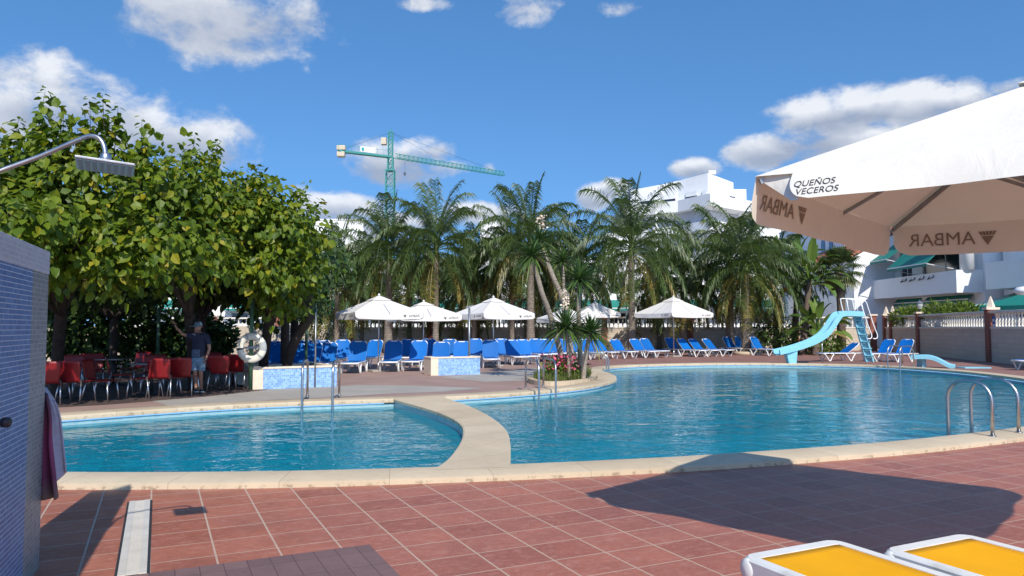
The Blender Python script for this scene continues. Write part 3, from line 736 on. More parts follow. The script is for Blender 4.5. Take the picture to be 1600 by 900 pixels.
def stripemat():
    m, nt, out = newmat('towel_striped'); N = NT(nt); v = N.coord(); z = N.sep(v)[2]
    c = N.ramp(N.math('FRACT', N.math('MULTIPLY_ADD', z, 1.05, .10)), [(0,(.30,.06,.11)),(.22,(.13,.06,.09)),(.30,(.05,.05,.07)),(.42,(.34,.18,.17)),(.55,(.20,.15,.11)),(.7,(.20,.045,.10)),(.9,(.30,.06,.14))])
    nt.nodes[-1].color_ramp.interpolation = 'LINEAR'
    N.link(principled(N, c, .95, 0, N.bump(N.noise(v, 120, 2).outputs[0], .4, .004)), out.inputs[0]); M['towel_striped'] = m
stripemat()
towel('towel', 'pale lilac towel hanging at the far end of the mosaic wall', [(58,604),(58,640),(59,700),(63,783)], [(70,606),(88,640),(95,690),(99,738)], 4.98, .012, 'towel_white', 0)
towel('towel', 'plum and pink striped towel hanging over the lilac towel', [(60,612),(61,650),(63,700),(64,780)], [(74,615),(82,650),(84,700),(94,778)], 4.90, .012, 'towel_striped', 2)
drn = thing('floor_drain', 'long white slotted drain channel set in the red tiles', 'drain', (0,0,0))
a_ = Vector((-3.32,6.66,.003)); b_ = Vector((-2.375,4.69,.003)); dv = (b_-a_).normalized(); dn = Vector((dv.y,-dv.x,0))*-1
MB().beam(a_+dn*.0, b_, .20, .006).build('dark_edge', 'dark_metal', drn)
gm = MB(); Ld = (b_-a_).length
for s_ in (-1,1): gm.beam(a_+dn*.06*s_+Vector((0,0,.005)), b_+dn*.06*s_+Vector((0,0,.005)), .045, .012)
for i in range(int(Ld/.026)):
    p = a_+dv*(.013+i*.026)+Vector((0,0,.004)); gm.beam(p-dn*.04, p+dn*.04, .016, .01)
gm.build('grating', 'drain_white', drn)
# ------------------------------------------------------------------ pool ladders
def ladder(label, feet, wat, h, tilt=0):
    mid = (Vector((*feet[0],0))+Vector((*feet[1],0)))/2
    root = thing('pool_ladder', label, 'ladder', mid, 0, 'pool ladders')
    pr = []
    for (fx, fy), (wx, wy) in zip(feet, wat):
        a = Vector((fx,fy,.06))-mid; b = Vector((wx,wy,.06))-mid; d_ = b-a
        r_ = min(.26, d_.length/2); dn_ = d_.normalized(); P = [a, a+Vector((0,0,h-r_-.06))]
        c1 = a+dn_*r_+Vector((0,0,h-r_-.06)); c2 = b-dn_*r_+Vector((0,0,h-r_-.06))
        for k in range(1,7): t = math.pi/2*k/6; P.append(c1-dn_*r_*math.cos(t)+Vector((0,0,r_*math.sin(t))))
        for k in range(0,7): t = math.pi/2*k/6; P.append(c2+dn_*r_*math.sin(t)+Vector((0,0,r_*math.cos(t))))
        P.append(b+Vector((0,0,-.5))); P.append(b+Vector((0,0,-1.15))); pr.append(b)
        rail = MB().tube(P, .025, 12).build('handrail', 'steel', root, True)
        MB().lathe([(.05,.004),(.05,.012),(.024,.02)], 16, a).build('flange', 'steel', rail, True)
    for z in (-.4,-.7,-1.0): MB().beam(pr[0]+Vector((0,0,z)), pr[1]+Vector((0,0,z)), .09, .03).build('step', 'steel', root)
ladder('nearest pool ladder with two stainless steel hoops on the coping at the right', [(6.6,10.2),(7.2,10.55)], [(6.30,10.72),(6.87,11.10)], .80)
ladder('stainless steel pool ladder in front of the yucca bed', [(.34,18.35),(.80,18.80)], [(.62,17.05),(1.03,17.42)], .78)
ladder('pool ladder at the right far bank behind the slide steps', [(15.32,29.0),(15.38,28.3)], [(14.52,28.55),(14.62,27.85)], .85)
ladder('pool ladder with tall thin rails seen end on in the small left pool', [(-4.42,16.0),(-3.78,16.2)], [(-4.18,14.75),(-3.62,14.95)], .86)
ladder('short pool ladder half hidden right of the yucca bed', [(2.62,27.2),(2.66,26.6)], [(3.45,27.0),(3.45,26.4)], .62)
# ------------------------------------------------------------------ yellow loungers in the foreground
dax = Vector((.435,-.9,0)).normalized()
def ylounger(mid, label):
    rz = math.atan2(dax.y, dax.x); root = thing('sun_lounger', label, 'sun lounger', (mid[0],mid[1],0), rz, 'yellow loungers')
    L, hw, zt = 1.95, .335, .42
    def rrect(x0,x1,y0,y1,r,n=6):
        out = []
        for cx,cy,a0 in ((x1-r,y1-r,0),(x0+r,y1-r,90),(x0+r,y0+r,180),(x1-r,y0+r,270)):
            for k in range(n+1): a = R(a0+90*k/n); out.append((cx+r*math.cos(a), cy+r*math.sin(a)))
        return out
    O = rrect(0,L,-hw,hw,.075); I = rrect(.075,L-.07,-hw+.062,hw-.062,.012); O2 = rrect(.012,L-.012,-hw+.012,hw-.012,.07)
    n = len(O); vs = [(*p,zt-.115) for p in O]+[(*p,zt-.012) for p in O]+[(*p,zt) for p in O2]+[(*p,zt-.002) for p in I]+[(*p,zt-.06) for p in I]
    fs = [(j*n+i, j*n+(i+1)%n, (j+1)*n+(i+1)%n, (j+1)*n+i) for j in range(4) for i in range(n)]
    fs += [(4*n+i, 4*n+(i+1)%n, (i+1)%n, i) for i in range(n)]
    m = MB(); m.add(vs, fs); o = m.build('frame', 'lounger_white', root, True); md = o.modifiers.new('e','EDGE_SPLIT'); md.split_angle = R(35)
    m = MB()
    m.grid(lambda u,v: (.07+u*(L-.135), (-hw+.058)+v*(2*hw-.116), zt-.008-.016*math.sin(math.pi*v)*math.sin(math.pi*u)**.5), 30, 8)
    m.build('sling', 'sling_yellow', root, True, solid=.004)
    for sy in (-1,1):
        for x0, x1 in ((.05,.28),(L-.62,L-.40)):
            y = sy*(hw-.055)
            pts = catmull([(x0-.02,y,zt-.08),(x0+.0,y,zt-.16),(x0+.10,y,.10),(x0+.16,y,.028),(x0+.24,y,.10),(x0+.34,y,zt-.12)], 5, False)
            MB().tube(pts, .027, 10).build('leg', 'lounger_white', root, True)
    for sy in (1,-1):
        c_ = MB().lathe([(.0,-.035),(.03,-.033),(.05,-.02),(.05,.02),(.03,.033),(0,.035)], 18).build('end_cap', 'lounger_white', root, True)
        c_.rotation_euler = (R(90),0,0); c_.location = (.055, sy*(hw-.025), zt-.06); c_.scale = (1.0,1.15,1.0)
    MB().tube([(L-.5,-hw+.05,.2),(L-.5,hw-.05,.2)], .014, 8).build('stretcher', 'lounger_white', root, True)
    return root
ylounger((1.43,3.88), 'white framed lounger with yellow sling, left one of the two in the right foreground')
ylounger((2.19,3.99), 'white framed lounger with yellow sling, right one of the two and nearer the picture corner')
# ------------------------------------------------------------------ blue loungers
def lounger_proto():
    root = thing('sun_lounger', 'x', 'sun lounger', (0,0,0), 0, 'blue loungers round the pool')
    hw = .295; zs = .36
    def side(mb, s_): mb.tube([(s_*hw,-1.0,zs-.02),(s_*hw,-.95,zs),(s_*hw,.95,zs)], .027, 8)
    m = MB(); side(m,-1); side(m,1); m.tube([(-hw,-.98,zs-.01),(hw,-.98,zs-.01)], .03, 8); m.tube([(-hw,.93,zs),(hw,.93,zs)], .025, 8)
    m.build('frame', 'white_plastic', root, True)
    m = MB(); m.grid(lambda u,v: (-hw+.02+u*(2*hw-.04), -.95+v*1.17, zs+.022-.015*math.sin(math.pi*u)), 6, 8); m.build('seat', 'sling_blue', root, False, solid=.012)
    L = .77
    b = MB(); b.grid(lambda u,v: ((-1+2*u)*(hw+.024-(.15*max(0,(v-.80)/.20)**1.3)), 0.03+v*(L-.0), .03-.02*math.sin(math.pi*u)+.03*v*v), 6, 14)
    bo = b.build('backrest', 'sling_blue', root, False, solid=.014); bo.location = (0,.22,zs)
    fr = MB(); pts = [(-hw,0,0),(-hw,L-.10,.02),(-hw+.03,L-.03,.028),(-hw+.09,L,.03),(hw-.09,L,.03),(hw-.03,L-.03,.028),(hw,L-.10,.02),(hw,0,0)]
    fr.tube(pts, .026, 8); [fr.extr([(s_*(hw-.11),L-.02,.025),(s_*(hw-.02),L-.02,.025),(s_*(hw),L-.14,.02)], (0,0,.012)) for s_ in (-1,1)]; fo = fr.build('backrest_frame', 'white_plastic', bo, True)
    for s_ in (-1,1):
        for y0 in (-.72,.34):
            mb = MB(); x = s_*(hw+.012)
            mb.tube(catmull([(x*.97,y0-.20,zs-.02),(x,y0-.10,.2),(x*1.05,y0,.035),(x*1.05,y0+.07,.03),(x,y0+.16,.2),(x*.97,y0+.27,zs-.02)], 3, False), [.026]*6+[.03]*4+[.026]*6, 8)
            mb.build('leg', 'white_plastic', root, True)
    return root
BL = [  # column, depth, turn, back angle, label
 (432,24.2,-4,54,'blue lounger farthest left of the front row, in the shade under the leaning tree'),
 (458,24.6,3,52,'blue lounger speckled with leaf shade, second from the left behind the long mosaic planter'),
 (483,25.0,-3,56,'blue lounger just left of the thin grey post, behind the long mosaic planter'),
 (509,25.3,2,56,'sunlit blue lounger just right of the thin grey post, behind the planter end'),
 (556,25.7,0,62,'blue lounger left of the left parasol pole with its back all in parasol shade'),
 (613,26.6,2,62,'blue lounger just right of the left parasol pole'),
 (651,27.0,-5,62,'blue lounger left of the short mosaic planter with a slanted shadow across its back'),
 (688,27.6,0,52,'blue lounger behind the left half of the short mosaic planter'),
 (721,28.0,2,54,'blue lounger behind the right half of the short mosaic planter, left of the grey post'),
 (767,29.0,4,60,'blue lounger just right of the short mosaic planter, front row'),
 (421,27.6,0,55,'blue lounger deepest in the tree shade behind the leaning trunk'),
 (446,28.2,4,55,'blue lounger in the second row behind the speckled one'),
 (472,28.6,-3,57,'blue lounger in the second row left of the thin grey post'),
 (499,28.9,0,57,'blue lounger in the second row seen right of the thin grey post'),
 (532,29.2,2,60,'blue lounger in the second row under the left tip of the left parasol'),
 (579,29.6,-14,58,'paler blue lounger turned a little, just left of the left parasol pole'),
 (636,30.6,0,60,'blue lounger in the second row between the two right of the left parasol pole'),
 (669,31.4,2,60,'blue lounger in the second row before the thick dark palm trunk'),
 (701,32.0,0,57,'blue lounger in the second row before the red brick pier'),
 (742,32.6,0,58,'blue lounger in the second row behind the grey post'),
 (785,32.6,8,58,'dark shaded blue lounger under the parasol behind the grey post'),
 (805,31.2,16,55,'blue lounger right of the shaded one, turned towards the right'),
 (822,31.9,16,55,'blue lounger with a round patch of shade on its back, left of the yucca bed'),
 (842,34.0,14,55,'blue lounger seen just left of the yucca bed behind the ladder'),
 (856,34.6,14,52,'blue lounger peeping through the left side of the yucca bed'),
 (876,35.6,12,52,'blue lounger seen between the yucca stems'),
 (896,36.0,12,50,'blue lounger mostly hidden behind the right yucca stems'),
 (922,36.4,20,48,'blue lounger just right of the yucca bed'),
 (943,37.0,24,46,'blue lounger second right of the yucca bed with a low back'),
 (972,37.6,26,44,'blue lounger before the foot of the tall pale palm trunk'),
 (1003,38.2,28,46,'blue lounger just right of the tall pale palm trunk'),
 (1019,38.8,30,48,'blue lounger with shaded back left of the right parasol pole'),
 (1056,41.0,24,50,'blue lounger behind the right parasol pole'),
 (1078,39.6,34,46,'first blue lounger right of the right parasol pole'),
 (1096,39.9,34,44,'second blue lounger right of the right parasol pole'),
 (1118,40.3,36,44,'third blue lounger right of the right parasol pole'),
 (1146,43.2,26,52,'blue lounger left of the two stout palm trunks by the wall'),
 (1158,44.2,22,54,'blue lounger between the two stout palm trunks'),
 (1176,42.2,26,56,'shaded blue lounger right of the stout palm trunk with planter ring'),
 (1190,41.2,34,56,'blue lounger at the right end of the long row, left of the slide mouth'),
]
proto = lounger_proto(); used = [False]
def lounger(p, rz, back, label, group=None):
    o = proto if not used[0] else copy_tree(proto); used[0] = True
    o.location = p; o.rotation_euler = (0,0,R(rz)); o['label'] = label
    for ch in o.children:
        if ch.name.startswith('backrest'): ch.rotation_euler = (R(back),0,0)
    return o
for px, Y, rz, bk, lab in BL: lounger(gx(px, Y), rz, bk, lab)
lounger(gx(1310,34.6), -82, 34, 'blue lounger lying sideways under the slide chute')
lounger(gx(1374,34.2), -64, 52, 'blue lounger just right of the slide steps')
lounger(gx(1404,33.6), -60, 54, 'blue lounger behind the far right pool ladder')
lounger(Vector((19.3,27.0,0)), -75, 10, 'blue lounger cut by the right edge with its back laid low')
# ------------------------------------------------------------------ mosaic planters, thin posts, yucca bed
def planter(name, label, a, b, h, depth, slab_l, mat='mosaic_planter'):
    a = Vector(a); b = Vector(b); d_ = (b-a); L = d_.length; rz = math.atan2(d_.y, d_.x)
    root = thing(name, label, 'planter', a, rz, 'mosaic planters')
    MB().box(.26,L,0,.18,0,h-.05).build('mosaic_face', mat, root, uv=True)
    MB().box(0,.258,-.006,depth,0,h-.05).build('end_pillar', 'pier_white', root, bevel=.01)
    MB().box(L-.18,L-.002,.182,depth,0,h-.05).build('side_wall', mat, root, uv=True)
    MB().box(.26,L,depth-.16,depth,0,h-.052).build('rear_wall', 'pier_white', root)
    m = MB(); m.box(-.01,L+.01,-.02,.20,h-.05,h); m.box(-.01,.26,.202,depth,h-.05,h); m.box(L-.2,L+.01,.202,depth,h-.05,h); m.build('coping_edge', 'pier_white', root, bevel=.008)
    MB().box(.262,L-.182,.182,depth-.162,0,h-.12).build('planting_soil', 'soil', root)
    return root
planter('mosaic_planter', 'long low planter faced in light blue mosaic under the leaning tree', (-6.47,18.45,0), (-4.62,19.5,0), .56, 2.6, .2)
planter('mosaic_planter', 'short low planter faced in pale mosaic with a beige end, under the parasols', (-2.62,23.85,0), (-1.06,24.55,0), .60, .75, .2)
pp = thing('thin_post', 'thin grey post standing before the long mosaic planter', 'post', gp(492,605.5))
MB().tube([(0,0,0),(0,0,2.05)], .024, 10).build('shaft', 'grey_metal', pp, True); MB().tube([(0,0,2.05),(.0,0,2.2)], .012, 8).build('tip', 'steel', pp, True)
pp = thing('thin_post', 'plain grey post with a small top bracket before the short mosaic planter', 'post', gp(733,584))
MB().tube([(0,0,0),(0,0,2.22)], .036, 10).build('shaft', 'grey_metal', pp, True); MB().beam((-.12,0,2.24),(.14,0,2.30),.07,.04).build('bracket', 'grey_metal', pp)
# bed
BED = catmull([(.95,19.75,0),(1.55,20.0,0),(2.1,20.9,0),(2.35,22.2,0),(2.45,23.6,0),(1.7,24.2,0),(.95,22.8,0),(.62,21.0,0)], 5)
m = MB(); n = len(BED); cx = sum((p for p in BED), Vector())/n
m.v = [(*p.xy, .0) for p in BED]+[(*(p.lerp(cx,.2)).xy, .12) for p in BED]+[(cx.x,cx.y,.2)]
m.f = [(i,(i+1)%n,n+(i+1)%n,n+i) for i in range(n)]+[(n+i,n+(i+1)%n,2*n) for i in range(n)]
tag(m.build('flower_bed_soil', 'soil'), kind='structure')
kb = offset(BED, .17); kb2 = BED
ks = MB(); ks.v = [(*p.xy,0) for p in kb]+[(*p.xy,.13) for p in kb]+[(*p.xy,.13) for p in kb2]+[(*p.xy,0) for p in kb2]
ks.f = [(j*n+i, j*n+(i+1)%n, (j+1)*n+(i+1)%n, (j+1)*n+i) for j in range(3) for i in range(n)]
tag(ks.build('bed_kerb', 'coping_stone', uv=True), kind='structure')
def inpoly(x, y, P):
    c = False; j = len(P)-1
    for i in range(len(P)):
        if (P[i].y > y) != (P[j].y > y) and x < (P[j].x-P[i].x)*(y-P[i].y)/(P[j].y-P[i].y)+P[i].x: c = not c
        j = i
    return c
gr = MB(); r_ = random.Random(3)
while len(gr.f) < 5200:
    x = r_.uniform(.6,2.5); y = r_.uniform(19.7,24.2)
    if not inpoly(x, y, BED): continue
    h = r_.uniform(.10,.34); a = r_.uniform(0,6.28); w = .012; lx, ly = math.cos(a), math.sin(a); b = r_.uniform(.02,.16)
    z0 = .08; t = r_.random()
    gr.add([(x-w*ly,y+w*lx,z0),(x+w*ly,y-w*lx,z0),(x+b*lx*.4+w*.7*ly,y+b*ly*.4-w*.7*lx,z0+h*.6),(x+b*lx*.4-w*.7*ly,y+b*ly*.4+w*.7*lx,z0+h*.6),(x+b*lx,y+b*ly,z0+h)], [(0,1,2,3),(3,2,4)], t)
tag(gr.build('grass', 'grass_blade'), 'tufted green grass covering the yucca bed', 'grass', kind='stuff')
def bush(name, label, cat, ells, n, size, mat, seed, group=None, tintc=.5, wr=.6, droop=.2, stem=True, inner=.4, base=None):
    c = Vector(ells[0][0]); root = thing(name, label, cat, (base or (c.x, c.y, 0)), 0, group); b = root.location
    e2 = [((e[0][0]-b.x, e[0][1]-b.y, e[0][2]-b.z), e[1]) for e in ells]
    leaf_obj('foliage', crown_leaves(e2, n, size, seed, droop, inner, .25, tintc=tintc, wr=wr), mat, root)
    if stem:
        st = MB(); rr = random.Random(seed)
        for k in range(5):
            e = rr.choice(e2)[0]; st.tube(catmull([(rr.uniform(-.1,.1),rr.uniform(-.1,.1),0),(e[0]*.4+rr.uniform(-.15,.15),e[1]*.4,e[2]*.5),(e[0]+rr.uniform(-.2,.2),e[1],e[2])], 3, False), .03, 6)
        st.build('stem', 'bark_dark', root, True)
    return root
fb = bush('flower_bush', 'low bush of pink red flowers at the front of the yucca bed', 'plant', [((1.22,20.6,.42),(.36,.3,.34)),((1.62,20.9,.45),(.3,.3,.32))], 700, .11, 'hedge_leaf', 5)
fp = leaf_obj('blossom', [leaf_mesh(*(lambda k: (np.stack([rng.normal(.15,.26,k), rng.normal(-.1,.2,k), rng.uniform(.35,.80,k)],1), rng.normal(size=(k,3))+np.array((0,-.4,.4)), rng.normal(size=(k,3))+np.array((0,-.6,.5)), np.full(k,.085), np.full(k,.075), rng.random(k)))(150))], 'flower_pink', fb)
# ------------------------------------------------------------------ yuccas
def rosette(mb, c, ax, n, L, seed, w=.055, low=-.55):
    r = random.Random(seed); c = Vector(c); ax = Vector(ax).normalized(); s1 = ax.orthogonal().normalized(); s2 = ax.cross(s1)
    for k in range(n):
        e = r.uniform(low, 1); e = math.asin(max(-1,min(1,e))); a = k*2.39996+r.uniform(-.2,.2)
        d_ = (s1*math.cos(a)+s2*math.sin(a))*math.cos(e)+ax*math.sin(e)
        ln = L*r.uniform(.75,1.08)*(1-.15*max(0,math.sin(e))); sd = d_.cross(Vector((0,0,1)));
        sd = sd.normalized() if sd.length > .05 else s1
        up = sd.cross(d_); dr = (.10+.25*max(0,-math.sin(e))+.06*r.random())*ln
        P = [c+d_*.04, c+d_*ln*.35+up*.01, c+d_*ln*.7-Vector((0,0,dr*.35)), c+d_*ln-Vector((0,0,dr))]; W_ = [w*.5, w, w*.75, .004]
        vs = []
        for p, q in zip(P, W_): vs += [p-sd*q*.5+up*q*.18, p-up*q*.08, p+sd*q*.5+up*q*.18]
        t = min(1, max(0, .45+r.uniform(-.25,.25)+(.35 if math.sin(e) < -.4 else 0)))
        mb.add(vs, [(3*i+j, 3*i+j+1, 3*i+j+4, 3*i+j+3) for i in range(3) for j in range(2)], t)
def yucca(label, base, heads, L, seed, skirt=False):
    base = Vector((base[0],base[1],.1)); root = thing('yucca', label, 'plant', base, 0, 'yuccas in the flower bed')
    tr = MB(); cr = MB()
    for k, (px, py, Y, mid, r0) in enumerate(heads):
        h = at(px, py, Y)-base; P = [Vector((0,0,0))]
        for mq in mid: P.append(at(*mq)-base)
        P.append(h); pts = catmull(P, 5, False); n = len(pts)
        tr.tube(pts, [r0*.72*(1.3-.4*i/n) for i in range(n)], 10)
        rosette(cr, h, (pts[-1]-pts[-4]), 120, L*(1 if k == 0 else .92), seed+k)
    tr.build('trunk', 'yucca_bark', root, True); cr.build('crown', 'yucca_leaf', root)
    return root
yucca('yucca with a pale leaning trunk and a high green head, left in the bed', (1.62,21.9), [(832,400,21.0,[(862,500,21.6),(846,455,21.2)],.10)], .86, 21)
yucca('yucca leaning far left, its high head among the palms', (1.9,22.6), [(842,378,22.4,[(882,480,22.6),(864,432,22.5)],.10)], .8, 31)
yucca('yucca with a straight slim trunk and wide head at the right of the bed', (1.95,21.2), [(905,437,21.0,[(906,540,21.2),(904,490,21.1)],.085)], .9, 41)
yucca('low yucca with a broad dark head in the middle of the bed', (1.55,20.6), [(884,512,20.4,[(889,560,20.5)],.075)], 1.0, 51)
yucca('low pale green yucca with dry drooping leaves on the right edge of the bed', (1.98,20.6), [(922,520,20.3,[(914,562,20.5)],.085)], .86, 61)
yucca('small yucca head among the palms behind the straight slim trunk', (2.1,23.2), [(879,408,23.2,[(886,520,23.2)],.07)], .62, 71)
for px, py0, py1, Y, lab in ((884,488,452,20.5,'creamy yucca flower spike above the low broad head'),(846,372,335,22.6,'creamy yucca flower spike standing high against the palms')):
    b_ = at(px, py0, Y); t_ = at(px, py1, Y); root = thing('yucca_flower', lab, 'flower', b_, 0, 'yucca flower spikes')
    MB().tube([(0,0,0), tuple(t_-b_)], .015, 6).build('stalk', 'hedge_leaf', root)
    k = 110; P = np.stack([rng.normal(0,.055,k), rng.normal(0,.055,k), rng.uniform(.1,1,k)*(t_.z-b_.z)],1)
    leaf_obj('blossom', [leaf_mesh(P, rng.normal(size=(k,3))+np.array((0,0,-.5)), rng.normal(size=(k,3)), np.full(k,.075), np.full(k,.06), rng.random(k))], 'pier_white', root)
# ------------------------------------------------------------------ palms
def frond(mb, ra, base, az, el, L, r, droop, hang, old):
    d = Vector((math.cos(az)*math.cos(el), math.sin(az)*math.cos(el), math.sin(el))); p = Vector(base); n = 12; pts = [p.copy()]
    for k in range(n):
        d = (d+Vector((0,0,-droop*(.4+1.5*k/n)/n*2.2))).normalized(); p = p+d*(L/n); pts.append(p.copy())
    ra.tube(pts, [.032*(1-.85*i/n)+.004 for i in range(n+1)], 5, False, tint=.55 if not old else .95)
    m = 58
    for k in range(m):
        t = .16+.83*(k+r.random()*.6)/m; f = t*n; i = min(int(f), n-1); q = pts[i].lerp(pts[i+1], f-i); ax = (pts[i+1]-pts[i]).normalized()
        sd = ax.cross(Vector((0,0,1))); sd = sd.normalized() if sd.length > .1 else Vector((1,0,0))
        ll = L*.23*(1-.5*abs(t-.45)**1.3*1.6)*r.uniform(.8,1.15)
        for s_ in (-1,1):
            o = (sd*s_*r.uniform(.5,1)+ax*r.uniform(.25,.7)+Vector((0,0,r.uniform(-.15,.4)))).normalized()
            a1 = q+o*ll*.45; a2 = a1+(o*.55+Vector((0,0,-hang*r.uniform(.7,1.2)))).normalized()*ll*.65
            w = sd.cross(o); w = (w.normalized() if w.length > .05 else ax)*.5+ax*.6; w = w.normalized()*.027
            tt = min(1, max(0, .42+r.gauss(0,.16)+(.45 if old else 0)))
            mb.add([q-w*.5, q+w*.5, a1+w, a1-w, a2], [(0,1,2,3),(3,2,4)], tt)
def palm(label, px, Y, zc, top, L, seed, r0=.17, lean=0, nf=42, ring=False, bul=1.0):
    b = gx(px, Y); r = random.Random(seed); root = thing('queen_palm', label, 'palm tree', b, 0, 'feathery palms along the back wall')
    pts = catmull([(0,0,0),(lean*.3,0,zc*.4),(lean*.8,0,zc*.8),(lean,0,zc)], 5, False); n = len(pts)
    MB().tube(pts, [r0*(1.35-.5*(i/n)**.5) if i < 3 else r0*(1.05-.25*i/n) for i in range(n)], 12).build('trunk', 'palm_trunk', root, True)
    cm = MB(); cm.tube([(lean,0,zc-.1),(lean,0,zc+.5),(lean,0,zc+1.1)], [r0*.85,r0*.8,.06], 8, tint=.7); ra = MB()
    for k in range(nf):
        t = k/(nf-1); az = k*2.39996+r.uniform(-.3,.3); el = R(80-112*t+r.uniform(-8,8)); old = t > .9 or (t > .8 and r.random() < .4)
        L_ = L*1.12; frond(cm, cm, (lean+.1*math.cos(az), .1*math.sin(az), zc+.9-.9*t), az, el, L_*r.uniform(.85,1.08)*(1-.1*t), r, .55+.5*t+.25*r.random(), .8+.7*t, old)
    cm.build('crown', 'palm_leaf', root)
    if ring: MB().lathe([(.75,0),(.75,.16),(.62,.2),(.5,.16)], 20).build('planter_ring', 'coping_stone', root, True, uv=True)
for a in [
 ('bushy dark palm at the left end of the palms beside the big leafy tree', 527,46,3.9,0,3.3,1,.17),
 ('palm rising just below the crane mast', 607,45,5.6,0,3.6,2,.25),
 ('palm with one tall arching frond right of the crane mast', 681,44.5,5.9,0,3.9,3,.18),
 ('low shadowy palm between the crane and the yuccas', 741,48,4.4,0,3.4,4,.16),
 ('palm with grey green fronds in front of the white stair tower', 800,47,5.6,0,3.7,5,.2),
 ('palm behind the tall yucca heads with a broad pale trunk', 829,44,6.1,0,3.7,6,.24),
 ('palm with drooping fronds right of the yucca heads', 905,47,5.0,0,3.5,7,.17),
 ('tallest palm with a pale straight trunk and a spear of young fronds', 987,41.5,5.6,0,3.9,8,.2),
 ('palm with a dark trunk behind the rightmost white parasol', 1068,46.5,4.0,0,3.5,9,.2),
 ('palm with a stout trunk left of the two beside the slide', 1140,44.5,4.8,0,3.6,10,.26),
 ('palm with a ringed planter at its foot, right of the two beside the slide', 1165,42.3,4.6,0,3.5,11,.24),
 ('low palm merging into the banana plants left of the slide', 1212,45.5,4.2,0,3.3,12,.18),
 ('low palm against the wall behind the short mosaic planter', 720,52,3.3,0,3.4,15,.17),
 ('low palm against the wall right of the leftmost parasol peak', 640,52.5,3.6,0,3.5,16,.17),
 ('low palm against the wall behind the yucca bed', 862,52,3.7,0,3.5,17,.17),
 ('thin palm far back between the left parasols', 566,51,4.6,0,3.3,13,.15),
 ('palm far back right of the tallest palm', 1030,51,3.8,0,3.3,14,.16)]:
    palm(*a, ring=(a[1] == 1165))
spear = gx(987,41.5)
# fan palm
fpb = gx(1313,42.5); root = thing('fan_palm', 'fan palm with stiff round leaves in front of the shaded white houses', 'palm tree', fpb)
MB().tube([(0,0,0),(.05,0,2.6),(0,0,5.0)], [.27,.22,.27], 12).build('trunk', 'bark', root, True)
fm = MB(); r = random.Random(8)
for k in range(46):
    t = k/45; az = k*2.39996; el = R(78-125*t+r.uniform(-6,6)); d_ = Vector((math.cos(az)*math.cos(el), math.sin(az)*math.cos(el), math.sin(el)))
    Lp = r.uniform(.8,1.0); b_ = Vector((0,0,4.95)); e = b_+d_*Lp-Vector((0,0,.1*t)); fm.tube([b_, e], .014, 4, False, tint=.5)
    sd = d_.cross(Vector((0,0,1))); sd = sd.normalized() if sd.length > .1 else Vector((1,0,0)); up = sd.cross(d_); old = t > .85
    for j in range(19):
        a = R(-118+236*j/18); o = (d_*math.cos(a)+sd*math.sin(a)+up*.12).normalized(); ln = .74*r.uniform(.85,1.05)*(1-.2*abs(a)/2.1); w = (sd*math.cos(a)-d_*math.sin(a))*.035
        a1 = e+o*ln*.6; a2 = e+o*ln-Vector((0,0,.16+.2*t))
        fm.add([e-w*.3, e+w*.3, a1+w, a1-w, a2], [(0,1,2,3),(3,2,4)], min(1,max(0,.45+r.gauss(0,.15)+(.4 if old else 0))))
fm.build('crown', 'fan_leaf', root)
# giant banana-like plants (paddle leaves)
def paddle(mb, b, az, el, Lp, Ll, w, r, tint):
    d = Vector((math.cos(az)*math.cos(el), math.sin(az)*math.cos(el), math.sin(el))); p = Vector(b); pts = [p.copy()]
    for k in range(4): d = (d+Vector((0,0,-.05))).normalized(); p = p+d*Lp/4; pts.append(p.copy())
    mb.tube(pts, [.05,.04,.035,.03,.025], 6, False, tint=.6)
    sd = d.cross(Vector((0,0,1))); sd = sd.normalized() if sd.length > .15 else Vector((1,0,0)); roll = r.uniform(-.6,.6)
    n = 9; rows = []
    for k in range(n+1):
        t = k/n; ww = w*math.sin(math.pi*min(1,.06+t*.94))**.55*(1-.15*t); up = sd.cross(d); s_ = (sd*math.cos(roll)+up*math.sin(roll))
        rows += [p-s_*ww+up*.22*ww, p.copy(), p+s_*ww+up*.22*ww]; d = (d+Vector((0,0,-.11-.12*t))).normalized(); p = p+d*Ll/n
    fs = [(3*i+j, 3*i+j+1, 3*i+j+4, 3*i+j+3) for i in range(n) for j in range(2) if r.random() > .04]; mb.add(rows, fs, tint)
def banana(label, px, Y, h, nl, seed, lean=0, L=1.5):
    b = gx(px, Y); r = random.Random(seed); root = thing('bird_of_paradise_tree', label, 'plant', b, 0, 'paddle leaved plants left of the slide')
    MB().tube(catmull([(0,0,0),(lean*.4,0,h*.4),(lean,0,h)], 5, False), [.2]*6+[.16]*5, 10).build('trunk', 'bark', root, True)
    m = MB()
    for k in range(nl):
        t = k/(nl-1); paddle(m, (lean,0,h-.3*t), k*2.4+r.uniform(-.4,.4), R(84-75*t+r.uniform(-8,8)), r.uniform(.6,1.1), L*r.uniform(.8,1.1), .26*r.uniform(.8,1.1), r, min(1,max(0,.5+r.gauss(0,.2)+(.3 if t>.9 else 0))))
    m.build('crown', 'banana_leaf', root)
banana('tall paddle leaved plant with a leaning trunk left of the slide', 1252,42.5,4.3,24,3,.5)
banana('lower paddle leaved plant with bright leaves beside the slide top', 1272,41.5,1.3,22,4,.2,1.3)
banana('tall paddle leaved plant deep among the palms left of the slide', 1215,46,4.6,22,5,-.2,1.7)
banana('paddle leaved plant behind the leaning one, its leaves highest', 1240,47,5.4,22,6,.3,1.7)
